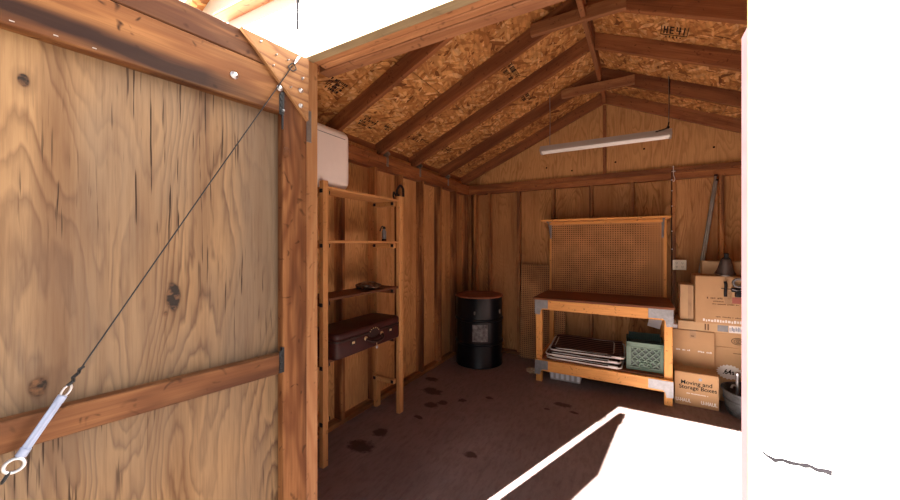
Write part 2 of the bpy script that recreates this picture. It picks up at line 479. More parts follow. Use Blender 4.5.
# back wall with gable
pts = [(0, XL), (0, XR), (roofz(XR), XR), (RZ, RX), (roofz(XL), XL)]
Mb = Matrix.Translation((0, YB + .006, 0)) @ AX['z'].to_4x4()
bm = prism_bm(pts, .012)
wb = obj('wall_back', bm, MW['wall'], Mb); tag(wb, kind='structure')
for x in [-2.04, -1.82, -1.39, -.93, -.47, -.02, .385, .81, 1.24]:
    bx('stud', (x - .019, YB - .09, .038), (x + .019, YB, PT - .13), MW['stud'], 'z', wb)
bx('stud', (-2.14, YB - .09, .038), (-2.102, YB, PT - .13), MW['stud'], 'z', wb)
bx('bottom_plate', (XL + .09, YB - .09, 0), (XR - .09, YB, .038), MW['plate'], 'x', wb)
bx('top_plate', (XL, YB - .09, PT - .13), (XR, YB, PT - .062), MW['plate'], 'x', wb)
bx('top_plate', (XL, YB - .092, PT - .06), (XR, YB, PT), MW['plate'], 'x', wb)
# lighter gable sheet
gp = [(PT, XL + .25), (PT, XR - .25), (roofz(XR - .25) - .005, XR - .25), (RZ - .005, RX), (roofz(XL + .25) - .005, XL + .25)]
Mg = Matrix.Translation((0, YB - .045, 0)) @ AX['z'].to_4x4()
obj('gable_panel', prism_bm(gp, .012), MW['gable'], Mg, wb)
bx('gable_stud', (RX - .019, YB - .09, PT), (RX + .019, YB - .051, RZ - .15), MW['rafter'], 'z', wb)
for x, z in [(-1.02, 2.52), (-.2, 2.5), (.1, 2.62), (.75, 2.55), (-.7, 2.45)]:
    bm = lathe_bm([(.011, 0), (.011, .0015)], 12)
    obj('knot', bm, M_crack, Matrix.Translation((x, YB - .0515, z)) @ Matrix.Rotation(math.pi / 2, 4, 'X'), wb)

# right wall (mostly out of view)
wr = bx('wall_right', (XR, YF, 0), (XR + .012, YB, 2.43), MW['wall'], 'z', bev=0); tag(wr, kind='structure')
for y in studs: bx('stud', (XR - .09, y - .019, .038), (XR, y + .019, PT - .13), MW['stud'], 'z', wr)
bx('top_plate', (XR - .09, .95, PT - .13), (XR, YB - .09, PT), MW['plate'], 'y', wr)
bx('bottom_plate', (XR - .09, .95, 0), (XR, YB - .09, .038), MW['stud'], 'y', wr)

# front wall: white siding with the door opening
OL, OR, OH = -1.128, .2045, 2.233
def front(y0, y1, name, mat, parent=None):
    bm = bmesh.new()
    ym = (y0 + y1) / 2
    polys = [[(XL - .012, -.1), (OL - .052, -.1), (OL - .052, OH), (XL - .012, OH)],
             [(OR, -.1), (XR + .012, -.1), (XR + .012, OH), (OR, OH)],
             [(XL - .012, OH), (XR + .012, OH), (XR + .012, roofz(XR)), (RX, RZ - .001), (XL - .012, roofz(XL))]]
    for P in polys:
        a = [bm.verts.new((x, y0, z)) for x, z in P]; b = [bm.verts.new((x, y1, z)) for x, z in P]
        bm.faces.new(a); bm.faces.new(b[::-1])
        for i in range(len(P)): bm.faces.new((a[i], a[(i + 1) % len(P)], b[(i + 1) % len(P)], b[i]))
    return obj(name, bm, mat, None, parent)
wf = front(.885, .893, 'wall_front', MW['white']); tag(wf, kind='structure')
front(.894, .904, 'inner_sheathing', MW['wall'], wf)
bx('jamb_post', (OL - .05, .886, -.03), (OL, .948, OH), MW['jamb'], 'z', wf)
bx('jamb_post', (OR + .0015, .905, 0), (OR + .06, .957, 1.955), MW['painted_jamb'], 'z', wf)
# header: weathered trim, grooved board, reddish joist - all seen from below
bx('header_trim', (OL, .8855, OH - .006), (OR + .1, .925, OH + .03), MW['header_trim'], 'x', wf, .001)
board('header_board', (OL - .002, .942, OH + .014), (OR + .3, .942, OH + .010), .030, .03, MW['header'], parent=wf)
board('header_board', (OL - .002, .974, OH + .013), (OR + .3, .974, OH + .008), .030, .03, MW['header'], parent=wf)
board('header_joist', (OL - .045, 1.018, OH + .0375), (OR + .3, 1.018, OH + .030), .052, .085, MW['header_joist'], parent=wf)
# crack in the siding
bm = bmesh.new()
cr = [(.2215, 1.091), (.231, 1.084), (.241, 1.079), (.252, 1.083), (.263, 1.081), (.276, 1.0815), (.284, 1.082), (.291, 1.083), (.300, 1.079), (.309, 1.080), (.3205, 1.079)]
th = [.004, .006, .009, .006, .008, .006, .010, .007, .008, .008, .011]
a = [bm.verts.new((x, .8843, z + t * .5)) for (x, z), t in zip(cr, th)]
b = [bm.verts.new((x, .8843, z - t * .5)) for (x, z), t in zip(cr, th)]
a2 = [bm.verts.new((v.co.x, .886, v.co.z)) for v in a]; b2 = [bm.verts.new((v.co.x, .886, v.co.z)) for v in b]
for i in range(len(cr) - 1):
    bm.faces.new((a[i], a[i + 1], b[i + 1], b[i])); bm.faces.new((a[i], a2[i], a2[i + 1], a[i + 1])); bm.faces.new((b[i], b[i + 1], b2[i + 1], b2[i]))
obj('siding_crack', bm, M_crack, None, wf)
for x, z, w, h in [(.2175, 1.128, .001, .006), (.218, 1.068, .0015, .003), (.2155, 1.055, .001, .006), (.2215, 1.049, .002, .002)]:
    bx('paint_chip', (x, .8843, z), (x + w, .886, z + h), M_crack, 'x', wf, 0)
t1 = board('trim_1', (-1.66, .852, 2.535), (-.9, .852, 2.50), .060, .012, MW['rafter']); tag(t1, kind='structure')

# roof
ce = None
ang = math.atan(SL)
def slope_M(side, x, y, z):
    # local X along Y (grain), local Y up the slope
    u = V((-side * math.cos(ang), 0, math.sin(ang)))
    X = V((0, 1, 0)); n = X.cross(u)
    M = Matrix((X, u, n)).transposed().to_4x4(); M.translation = (x, y, z); return M
def roof_panel(side, d0, d1, y0, y1, parent, name='roof_panel'):
    # d = distance down the slope from the ridge
    dm = (d0 + d1) / 2
    nn = V((side * math.sin(ang), 0, math.cos(ang)))
    c = V((RX + side * dm * math.cos(ang), (y0 + y1) / 2, RZ - dm * math.sin(ang))) + nn * .006
    bm = bmesh.new(); add_box(bm, (-(y1 - y0) / 2, -(d1 - d0) / 2, -.006), ((y1 - y0) / 2, (d1 - d0) / 2, .006))
    return obj(name, bm, MW['osb'], slope_M(side, *c), parent)
DE = 2.20
ce = roof_panel(-1, 0.0, .93 / math.cos(ang) + .27, .80, 3.04, None, 'ceiling'); tag(ce, kind='structure')
DS = .93 / math.cos(ang) + .27
roof_panel(-1, 0, DS, 3.045, 4.66, ce)
roof_panel(-1, DS + .006, DE, .80, 1.86, ce); roof_panel(-1, DS + .006, DE, 1.865, 4.66, ce)
roof_panel(1, 0, 1.22, .80, 3.04, ce); roof_panel(1, 0, 1.22, 3.045, 4.66, ce)
roof_panel(1, 1.224, DE, .80, 4.66, ce)
for side in (-1, 1):      # shingles on top keep daylight out of the seams
    nn = V((side * math.sin(ang), 0, math.cos(ang)))
    dm = (DE + .03) / 2 - .005
    c = V((RX + side * dm * math.cos(ang), 2.73, RZ - dm * math.sin(ang))) + nn * .0185
    bm = bmesh.new(); add_box(bm, (-1.96, -(DE + .03) / 2, -.006), (1.96, (DE + .03) / 2, .006))
    obj('roofing', bm, M_tin, slope_M(side, *c), ce)
    board('rake_fascia', (RX, .79, RZ - .03), (RX + side * 2.0, .79, roofz(RX + side * 2.0) - .03), .018, .09, MW['header_trim'], parent=ce)
    xe = RX + side * (XR - RX + .02)
    bx('eave_block', (min(xe, xe + side * .03), .9, PT - .06), (max(xe, xe + side * .03), YB, roofz(xe)), MW['rafter'], 'y', ce)
RT = .125
rs = [1.45, 1.98, 2.60, 3.18, 3.84, 4.475]
for y in rs:
    for side in (-1, 1):
        off = V((side * math.sin(ang), 0, math.cos(ang))) * (RT / 2 + .002)
        p0 = V((RX + side * .021, y, roofz(RX + side * .021))) - off
        xe = RX + side * 2.0
        p1 = V((xe, y, roofz(xe))) - off
        r = board('rafter', p0, p1, .038, RT, MW['rafter'], parent=ce)
        if y < 4.4 and side < 0:
            # framing clip at the rafter foot
            bm = bmesh.new()
            add_box(bm, (XL + .090, y + .019, PT - .09), (XL + .094, y + .05, PT + .05), 0)
            add_box(bm, (XL + .050, y + .0195, PT - .005), (XL + .112, y + .022, PT + .055), 0)
            bmesh.ops.create_cone(bm, segments=10, radius1=.016, radius2=.016, depth=.012, cap_ends=True, matrix=Matrix.Translation((XL + .112, y + .03, PT + .03)) @ Matrix.Rotation(math.pi / 2, 4, 'Y'))
            obj('framing_clip', bm, M_dull, None, r)
bx('ridge_board', (RX - .019, .9, RZ - .14), (RX + .019, YB - .09, RZ - .012), MW['rafter'], 'y', ce)
board('ridge_brace', (RX + .0, 1.2, 2.99), (RX + .0, 4.30, 3.295), .035, .03, MW['header'], side=(1, 0, 0), parent=ce)
for y in (2.6, 3.84):
    bx('collar_tie', (RX - .375, y - .058, 3.088), (RX + .27 if y < 3 else RX + .32, y - .020, 3.178), MW['header'], 'x', ce)
for y in (1.98,):
    bx('collar_tie', (RX - .33, y - .058, 3.088), (RX + .33, y - .020, 3.178), MW['header'], 'x', ce)

def stamp(side, x, y, w, h, rows, parent, seed):
    """black mill-stamp ink marks printed on the sheathing"""
    random.seed(seed)
    bm = bmesh.new()
    for r in range(rows):
        yy = -h / 2 + (r + .5) * h / rows
        xx = -w / 2
        while xx < w / 2:
            gw = random.uniform(.006, .02)
            if random.random() < .78:
                k = random.random()
                hh = h / rows * .36
                if k < .5: add_box(bm, (xx, yy - hh, -.0006), (xx + gw, yy + hh, .0006))
                else:
                    add_box(bm, (xx, yy - hh, -.0006), (xx + .005, yy + hh, .0006))
                    add_box(bm, (xx, yy + hh - .005, -.0006), (xx + gw, yy + hh, .0006))
            xx += gw + .006
    nn = V((side * math.sin(ang), 0, math.cos(ang)))
    c = V((x, y, roofz(x))) - nn * .0012
    obj('mill_stamp', bm, M_ink, slope_M(side, *c), parent)
stamp(-1, -2.06, 2.27, .17, .13, 4, ce, 1); stamp(-1, -2.02, 2.50, .10, .09, 3, ce, 2)
stamp(-1, -1.98, 2.96, .14, .12, 3, ce, 3); stamp(-1, -2.0, 2.78, .1, .08, 2, ce, 13); stamp(-1, -1.95, 3.5, .14, .10, 3, ce, 4)
stamp(-1, -.98, 2.86, .16, .12, 2, ce, 5); stamp(-1, -.98, 3.0, .14, .12, 2, ce, 15); stamp(-1, -1.0, 3.5, .16, .1, 2, ce, 6)
stamp(-1, -1.9, 1.75, .14, .12, 4, ce, 8)
# the bracketed stamp on the right slope
Mh = slope_M(1, .26, 2.99, roofz(.26) - .0015) @ Matrix.Rotation(math.pi, 4, 'X')
def glyph_stamp():
    bm = bmesh.new()
    def b(x0, y0, x1, y1): add_box(bm, (min(x0, x1), min(y0, y1), -.0006), (max(x0, x1), max(y0, y1), .0006))
    b(-.15, -.06, -.142, .06); b(.142, -.06, .15, .06); b(-.15, -.06, .15, -.052)
    x = -.12     # H
    b(x, -.04, x + .016, .05); b(x + .034, -.04, x + .05, .05); b(x, -.002, x + .05, .012)
    x = -.05     # E
    b(x, -.04, x + .016, .05); b(x, .036, x + .046, .05); b(x, -.002, x + .04, .012); b(x, -.04, x + .046, -.026)
    x = .02      # 4
    b(x + .032, -.04, x + .048, .05); b(x, .0, x + .014, .05); b(x, -.004, x + .055, .010)
    b(.10, -.04, .116, .05)
    for i in range(5): b(-.09 + i * .04, -.092, -.075 + i * .04, -.078 + (i % 2) * .01)
    return bm
glyph_M = Matrix((V((1 * math.cos(ang), 0, -math.sin(ang))), V((0, -1, 0)), V((math.sin(ang), 0, math.cos(ang))))).transposed().to_4x4()
glyph_M = Matrix((V((math.cos(ang), 0, -math.sin(ang))), V((0, -1, 0)), V((math.cos(ang), 0, -math.sin(ang))).cross(V((0, -1, 0))))).transposed().to_4x4()
glyph_M.translation = V((.262, 3.01, roofz(.262) - .0016)); glyph_M = glyph_M @ Matrix.Diagonal((.62, 1.05, 1, 1))
obj('mill_stamp', glyph_stamp(), M_ink, glyph_M, ce)

# ------------------------------------------------------------------ open door (hinge side near the jamb)
I = V((-1.060, .820, 0)); D = V((-.124, -.992, 0)).normalized(); Nn = V((-D.y, D.x, 0))
# door frame: local x = away from hinge, local y = towards the framed inner side, local z = up
Md = Matrix((D, Nn, V((0, 0, 1)))).transposed().to_4x4()
Md.translation = I
DW, DH, DB = .98, 2.179, .03
def dbx(name, lo, hi, mat, grain, parent=None, bev=.003):
    return bx(name, (lo[0], -hi[1], lo[2]), (hi[0], -lo[1], hi[2]), mat, grain, parent, bev, Md)
# plywood skin is the door itself
Mply = Md @ Matrix.Translation((.52, -.044, 1.105)) @ Matrix(((0, 1, 0), (0, 0, 1), (1, 0, 0))).to_4x4()
bm = bmesh.new(); add_box(bm, (DB - 1.105, 0.0 - .52, -.006), (DH - 1.105, DW - .52, .006))
dr = obj('door_1', bm, MW['door_ply'], Mply); tag(dr, 'wide plywood shed door swung open at the left, seen from its framed inner side', kind='structure')
dbx('stile', (-.020, 0, DB), (.069, .038, DH), MW['door_stile'], 'z', dr)
dbx('stile', (DW - .085, 0, DB), (DW, .038, DH), MW['door_stile'], 'z', dr)
dbx('top_rail', (.070, .0, 1.958), (DW - .086, .038, 2.098), MW['door_rail_streaked'], 'x', dr)
dbx('top_rail', (.070, .0, 2.100), (DW - .086, .038, DH), MW['door_rail'], 'x', dr)
board('middle_rail', Md @ V((.070, -.019, 1.090)), Md @ V((DW - .086, -.019, 1.106)), .038, .066, MW['door_mid'], side=Nn, parent=dr)
dbx('bottom_rail', (.070, .0, DB), (DW - .086, .038, DB + .09), MW['door_mid'], 'x', dr)
# triangular plywood gusset: thin, its sawn long edge shows pale
gb = prism_bm([(-.019, 1.955), (-.019, DH), (.205, DH)], .012)
gm = Matrix(((1, 0, 0), (0, 0, -1), (0, 1, 0))).to_4x4()
gus = obj('gusset_plate', gb, MW['gusset'], Md @ Matrix.Translation((0, .0065, 0)) @ gm, dr)
e0 = Md @ V((-.016, .0075, 1.953)); e1 = Md @ V((.208, .0075, DH - .001))
board('gusset_edge', e0, e1, .013, .003, MW['gusset'], side=Nn, parent=gus, bev=.0005)
def bolt(u, z, r=.011, off=0.0, par=None, name='carriage_bolt'):
    bm = lathe_bm([(r, 0), (r, .002), (r * .8, .004), (r * .72, .006), (r * .5, .009), (.001, .010)], 16)
    return obj(name, bm, M_bolt, Md @ Matrix.Translation((u, -off, z)) @ Matrix.Rotation(-math.pi / 2, 4, 'X'), par or dr, True)
bolt(.223, 2.026); bolt(.088, 2.033, .010, -.013)
bolt(.012, 2.053, .008, -.013); bolt(.012, 1.998, .008, -.013); bolt(.07, 1.965, .006)
bolt(.006, 2.098, .005, -.013)
for u, z in [(.15, 2.16), (.11, 2.10), (.06, 2.14), (.05, 2.05), (.10, 2.14)]:
    bolt(u, z, .003, -.012, gus, 'nail')
for u, z in [(.52, 1.962), (.58, 1.962), (.64, 1.962)]:
    dbx('nail', (u, -.001, z + .004), (u + .007, .0003, z + .006), M_dull, 'x', dr, 0)
# rail-to-stile strap clips
for z0, z1, u in [(1.06, 1.145, .069), (1.95, 2.03, .069)]:
    bm = bmesh.new()
    add_box(bm, (u - .003, -.012, z0), (u + .004, .003, z1), 0); add_box(bm, (u, .0005, z0), (u + .014, .003, z1 - .01), 0)
    for k in range(4): add_box(bm, (u + .004, .002, z0 + .008 + k * .02), (u + .011, .006, z0 + .016 + k * .02), 0)
    obj('rail_clip', bm, M_black, Md, dr)
dbx('latch_bar', (.069, -.004, 1.90), (.075, .002, 2.02), M_black, 'z', dr, .001)
# knot lump on the stile
bm = lathe_bm([(.016, 0), (.0155, .003), (.011, .006), (.004, .007), (.0005, .0071)], 20)
for v in bm.verts: v.co.x *= .8; v.co.y *= 1.15
obj('knot', bm, MW['door_mid'], Md @ Matrix.Translation((.058, .0005, 1.824)) @ Matrix.Rotation(-math.pi / 2, 4, 'X'), dr, True)
# hinge straps
for z0 in (1.905, .35):
    hb = bmesh.new(); add_box(hb, (OL - .0005, .880, z0), (OL + .003, .915, z0 + .125), .0008)
    hg = obj('hinge', hb, M_dull, None, dr)
    tube('hinge_pin', [(OL + .012, .868, z0), (OL + .012, .868, z0 + .125)], .0065, M_dull, dr, n=12)
# anti-sag cable
def dp(u, z, off=-.03): return Md @ V((u, -off, z))
tube('cable', [dp(.046, 2.124, -.018), dp(.3, 1.672, -.026), dp(.555, 1.210, -.03)], .0017, M_black, dr, n=8)
tube('cable', [dp(.672, .995), dp(.90, .58, -.02)], .0017, M_black, dr, n=8)
tube('cable_sleeve', [dp(.022, 2.165, -.02), dp(.040, 2.134, -.019)], .006, M_bolt, dr, n=10, flat=.7)
tube('cable_loop', fillet([dp(.040, 2.135, -.018), dp(.030, 2.118, -.018), dp(.046, 2.106, -.018), dp(.062, 2.115, -.018), dp(.046, 2.135, -.018)], .006, True), .0018, M_black, dr, True, n=6)
tube('cable_knot', [dp(.545, 1.224), dp(.552, 1.221, -.036), dp(.552, 1.211, -.026), dp(.562, 1.206, -.036), dp(.560, 1.196, -.028), dp(.569, 1.190, -.034)], .0035, M_black, dr, n=6)
tb0 = dp(.578, 1.166); tb1 = dp(.632, 1.068)
tbk = None
bm = bmesh.new()
ax = (tb1 - tb0).normalized(); sv = ax.cross(Nn).normalized()
for sg in (-1, 1): sweep(bm, [tb0 + sv * .0042 * sg, tb1 + sv * .0042 * sg], .0033, 8)
sweep(bm, [tb0 - ax * .004, tb0 + ax * .010], .0082, 10); sweep(bm, [tb1 - ax * .012, tb1 + ax * .003], .0088, 10)
add = [tb0 + sv * .0, tb1]
sweep(bm, add, .0045, 8)
tbk = obj('turnbuckle', bm, M_bluewhite, None, dr, True)
c1 = tb0 - ax * .014
loop = [c1 + ax * (.013 * math.cos(t)) + sv * (.0058 * math.sin(t)) for t in [2 * math.pi * k / 16 for k in range(16)]]
tube('eye', loop, .0021, M_bolt, tbk, True, n=8)
c2 = tb1 + ax * .020 + sv * 0
loop = [c2 + ax * (.0135 * math.cos(t)) + sv * (.0135 * math.sin(t)) for t in [2 * math.pi * k / 20 for k in range(20)]]
tube('eye', loop, .0032, M_bolt, tbk, True, n=8)
loop = [c2 + ax * .022 + ax * (.010 * math.cos(t)) + Nn * (.006 * math.sin(t)) for t in [2 * math.pi * k / 14 for k in range(14)]]
tube('cable_loop', loop, .0022, M_black, dr, True, n=6)
bolt(.90, .575, .011, 0)

# ------------------------------------------------------------------ wire above the doorway
o = tube('hanging_wire', [(-1.102, .835, 2.96), (-1.103, .836, 2.6), (-1.102, .835, 2.305)], .0048, M_crack, n=8)
tag(o, 'thin dark wire hanging in front of the white wall above the doorway', 'wire')

# ------------------------------------------------------------------ tall open shelf by the left wall
sh = thing('shelving_unit', 'tall narrow open pine shelving unit standing against the left wall', 'shelf', (-1.98, 2.02, 0))
xf0, xf1, xb0, xb1 = -1.865, -1.827, -2.128, -2.09
for y in (1.60, 2.44):
    for (a0, a1) in ((xf0, xf1), (xb0, xb1)):
        h = 1.935
        bx('post', (a0, y - .022, 0), (a1, y + (.022 if y < 2 else .036), h if a0 == xf0 else 1.90), MW['shelf'], 'z', sh)
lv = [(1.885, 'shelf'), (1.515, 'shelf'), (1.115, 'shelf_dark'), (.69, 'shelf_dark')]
for z, m in lv:
    bx('shelf_board', (xb1 + .002, 1.624, z), (xf0 - .002 + .03, 2.416, z + .018), MW[m], 'y', sh)
    for y0 in (1.626, 2.376):
        r = bx('shelf_rail', (xb1 + .0, y0, z - .042), (xf0, y0 + .038, z - .001), MW[m], 'x', sh)
for y0 in (1.626, 2.376): bx('shelf_rail', (xb1, y0, .27), (xf0, y0 + .038, .31), MW['shelf'], 'x', sh)
for z in [l[0] - .02 for l in lv] + [.292]:
    for yy in (1.667, 2.372):
        for xa, xb in ((xf0 - .025, xf0 + .002), (xb1 - .002, xb1 + .025)):
            bm = bmesh.new(); add_box(bm, (xa, yy - .003, z - .013), (xb, yy + .003, z + .013), .001)
            obj('corner_clip', bm, M_black, None, sh)
    bm = bmesh.new(); add_box(bm, (xf1 - .03, 1.572, z - .013), (xf1 - .003, 1.579, z + .013), .001)
    obj('corner_clip', bm, M_black, None, sh)

# container on top of the shelf
co = thing('storage_tub', 'pale rounded plastic tub sitting on top of the tall shelving unit', 'tub', (-2.0, 1.82, 1.905))
bm = bmesh.new(); add_box(bm, (-2.115, 1.46, 1.904), (-1.868, 1.882, 2.345), .062, 6)
obj('tub_body', bm, M_cooler, None, co, True)
bm = bmesh.new(); add_box(bm, (-1.8685, 1.53, 2.272), (-1.866, 1.815, 2.276), .0005)
obj('seam_line', bm, M_galv, None, co)

# black strap over the far post
st = thing('hanging_strap', 'black strap hooked over the far post of the shelving unit', 'strap', (-1.88, 2.43, 1.7))
tube('hook_loop', fillet([(-1.80, 2.435, 1.93), (-1.803, 2.44, 2.0), (-1.845, 2.45, 2.04), (-1.89, 2.46, 2.0), (-1.885, 2.455, 1.955)], .02), .011, M_rubber, st, n=8)
tube('hook_loop', fillet([(-1.885, 2.44, 1.945), (-1.88, 2.40, 1.975), (-1.872, 2.385, 1.93), (-1.872, 2.40, 1.91)], .015), .008, M_rubber, st, n=8)
tube('strap', [(-1.885, 2.476, 1.96), (-1.882, 2.478, 1.83), (-1.878, 2.48, 1.70)], .014, M_rubber, st, n=8, flat=.5)

bt = thing('spray_bottle', 'small grey bottle with a black lever standing on the second shelf', 'bottle', (-1.93, 2.33, 1.534))
obj('bottle_body', lathe_bm([(.018, 0), (.020, .004), (.020, .085), (.012, .098), (.011, .108)], 20), M_galv, Matrix.Translation((-1.93, 2.33, 1.533)), bt, True)
obj('bottle_base', lathe_bm([(.0205, .0), (.0208, .002), (.0208, .018), (.0203, .02)], 20), M_rubber, Matrix.Translation((-1.93, 2.33, 1.5335)), bt, True)
obj('cap', lathe_bm([(.014, .108), (.014, .122), (.006, .13)], 16), M_rubber, Matrix.Translation((-1.93, 2.33, 1.533)), bt, True)
tube('lever', fillet([(-1.93, 2.33, 1.655), (-1.93, 2.30, 1.665), (-1.93, 2.275, 1.62)], .015), .005, M_rubber, bt, n=8)

bm = bmesh.new(); bmesh.ops.create_icosphere(bm, subdivisions=4, radius=1)
for v in bm.verts:
    n = mnoise.noise(v.co * 2.7) * .25
    v.co = V((v.co.x * .095 * (1 + n), v.co.y * .11 * (1 + n), max(v.co.z, -.6) * .030 * (1 + 2.0 * n)))
pk = obj('bundled_bag', bm, plain('crinkled_brown_plastic', (.10, .055, .035), .3, 0, .6, .5, 30, .4), Matrix.Translation((-1.96, 2.16, 1.158)), None, True)
tag(pk, 'crumpled dark brown bag lying on the third shelf', 'bag')

# suitcase
su = thing('suitcase', 'dark maroon leather suitcase lying flat on the lowest shelf board', 'suitcase', (-1.96, 2.02, .708))
def rbox(name, lo, hi, rv, mat, par, rh=.012, seg=6):
    bm = bmesh.new(); vs = add_box(bm, lo, hi)
    ev = [e for e in bm.edges if abs((e.verts[0].co - e.verts[1].co).normalized().z) > .9]
    bmesh.ops.bevel(bm, geom=ev, offset=rv, segments=seg, affect='EDGES', profile=.5)
    eh = [e for e in bm.edges if abs(e.verts[0].co.z - e.verts[1].co.z) < 1e-6 and len(e.link_faces) == 2 and abs(e.link_faces[0].normal.z - e.link_faces[1].normal.z) > .5]
    bmesh.ops.bevel(bm, geom=eh, offset=rh, segments=4, affect='EDGES', profile=.5)
    return obj(name, bm, mat, None, par, True)
SX0, SX1, SY0, SY1, SZ = -2.085, -1.775, 1.640, 2.368, .709
rbox('case_body', (SX0, SY0, SZ), (SX1, SY1, SZ + .118), .05, M_case, su)
rbox('case_seam', (SX0 - .002, SY0 - .002, SZ + .112), (SX1 + .002, SY1 + .002, SZ + .128), .05, M_case_dark, su, .003)
rbox('case_lid', (SX0, SY0, SZ + .122), (SX1, SY1, SZ + .182), .05, M_case, su, .02)
hx = SX1
hd = tube('handle', fillet([(hx, 1.93, SZ + .085), (hx + .035, 1.94, SZ + .065), (hx + .045, 2.02, SZ + .05), (hx + .035, 2.10, SZ + .065), (hx, 2.11, SZ + .085)], .03), .011, M_case_dark, su, n=10)
for yy in (1.93, 2.11):
    bm = lathe_bm([(.016, 0), (.016, .006), (.008, .01)], 14)
    obj('handle_mount', bm, M_brass, Matrix.Translation((hx, yy, SZ + .088)) @ Matrix.Rotation(math.pi / 2, 4, 'Y'), su, True)
for yy in (1.80, 2.22):
    bm = bmesh.new(); add_box(bm, (hx - .001, yy - .03, SZ + .07), (hx + .003, yy + .03, SZ + .11), .001)
    la = obj('latch', bm, M_case_dark, None, su)
    bm = bmesh.new(); add_box(bm, (hx + .003, yy - .012, SZ + .082), (hx + .007, yy + .012, SZ + .098), .001); obj('latch_button', bm, M_brass, None, la)
bm = lathe_bm([(.060, 0), (.060, .003), (.055, .005)], 24)
for v in bm.verts: v.co.x *= .62
ba = obj('lock_patch', bm, M_case_dark, Matrix.Translation((hx + .001, 2.02, SZ + .115)) @ Matrix.Rotation(math.pi / 2, 4, 'Y'), su)
for k in range(6):
    t = .3 + k * .5
    bm = bmesh.new(); bmesh.ops.create_uvsphere(bm, u_segments=10, v_segments=6, radius=.0045)
    obj('rivet', bm, M_brass, Matrix.Translation((hx + .007, 2.02 + .05 * math.cos(t), SZ + .12 + .03 * math.sin(t))), ba, True)
tube('tag_cord', [(hx + .046, 2.0, SZ + .05), (hx + .05, 2.0, SZ + .02)], .002, M_brass, su, n=6)
bm = bmesh.new(); bmesh.ops.create_uvsphere(bm, u_segments=12, v_segments=8, radius=.013)
for v in bm.verts: v.co.x *= .4; v.co.z *= .9 if v.co.z < 0 else 1
obj('luggage_charm', bm, M_bolt, Matrix.Translation((hx + .05, 2.0, SZ + .012)), su, True)

# ------------------------------------------------------------------ steel drum
dm = thing('steel_drum', 'black steel drum with a rusty red lid standing in the back left corner', 'drum', (-1.752, 3.995, 0))
R = .296
prof = [(R - .02, .0), (R, .012), (R, .02), (R - .004, .03), (R - .004, .275), (R + .006, .285), (R + .008, .295), (R + .006, .305), (R - .004, .315), (R - .004, .56),
        (R + .006, .57), (R + .008, .58), (R + .006, .59), (R - .004, .60), (R - .004, .845), (R - .002, .85)]
Mdr = WORLD[dm.name]
obj('drum_body', lathe_bm(prof, 64), M_drum, Mdr, dm, True)
obj('lid', lathe_bm([(R - .002, .850), (R + .008, .853), (R + .011, .862), (R + .008, .871), (R - .004, .874), (R - .012, .870), (R - .016, .862), (.1, .860), (.001, .860)], 64, False), M_lid, Mdr, dm, True)
bm = bmesh.new(); n = 14
th0 = math.radians(-82); th1 = math.radians(-46)
rows = []
for k in range(n + 1):
    t = th0 + (th1 - th0) * k / n
    rows.append([bm.verts.new(((R + .0005) * math.cos(t), (R + .0005) * math.sin(t), z)) for z in (.335, .54)])
for k in range(n): bm.faces.new((rows[k][0], rows[k + 1][0], rows[k + 1][1], rows[k][1]))
obj('paper_label', bm, M_label, Mdr, dm, True)
bx('drum_tab', (-1.69, 3.695, .66), (-1.675, 3.708, .70), M_dull, 'z', dm, .001)
for z in (.66, .44, .25):
    bx('side_clamp', (-1.462, 3.935, z), (-1.446, 3.95, z + .05), M_dull, 'z', dm, .001)
    break

# ------------------------------------------------------------------ loose pegboard
Ml = Matrix.Translation((-1.055, 4.455, .62)) @ Matrix.Rotation(math.radians(-3.2), 4, 'X') @ AX['z'].to_4x4()
bm = bmesh.new(); add_box(bm, (-.62, -.29, -.003), (.62, .29, .003))
o = obj('pegboard_sheet', bm, MW['peg_loose'], Ml); tag(o, 'loose pegboard sheet leaning on the back wall between the drum and the workbench', 'pegboard')

# ------------------------------------------------------------------ workbench
wk = thing('workbench', 'pine workbench with a pegboard back and metal corner plates against the back wall', 'workbench', (-.32, 4.06, 0))
BL, BR, BF, BB = -.955, .313, 3.74, 4.41
for (x0, x1) in ((BL, BL + .062), (BR - .066, BR)):
    bx('leg', (x0, BF + .004, 0), (x1, BF + .066, .904), MW['bench'], 'z', wk)
    bx('leg', (x0 + .01, BB - .04, 0), (x1 - .0, BB - .002, 1.785), MW['bench'], 'z', wk)
bx('front_rail', (BL - .002, BF - .036, .80), (BR + .002, BF + .003, .904), MW['bench'], 'x', wk)
bx('front_rail', (BL - .002, BF - .036, .135), (BR + .002, BF + .003, .25), MW['bench'], 'x', wk)
bx('rear_rail', (BL + .072, BB - .04, .82), (BR - .066, BB - .002, .904), MW['bench'], 'x', wk)
bx('rear_rail', (BL + .072, BB - .04, .15), (BR - .066, BB - .002, .25), MW['bench'], 'x', wk)
for x0 in (BL, BR - .038):
    bx('side_rail', (x0, BF + .067, .82), (x0 + .038, BB - .041, .904), MW['bench'], 'y', wk)
    bx('side_rail', (x0, BF + .067, .16), (x0 + .038, BB - .041, .25), MW['bench'], 'y', wk)
bx('bench_top', (BL - .02, BF - .055, .905), (BR + .015, BB - .049, .927), MW['bench_top'], 'x', wk)
bx('lower_shelf', (BL + .063, BF + .004, .251), (BR - .067, BB - .041, .265), MW['bench_top'], 'x', wk)
Mp = Matrix.Translation((-.319, BB - .045, 1.35))
bm = bmesh.new(); add_box(bm, (-.60, -.42, -.003), (.60, .42, .003))
obj('pegboard_back', bm, MW['peg'], Mp @ Matrix.Rotation(math.pi / 2, 4, 'X'), wk)
bx('pegboard_rail', (BL + .072, BB - .040, 1.72), (BR - .066, BB - .002, 1.782), MW['bench'], 'x', wk)
bx('upper_shelf', (-1.0, 4.15, 1.786), (.336, BB, 1.806), MW['bench'], 'x', wk)
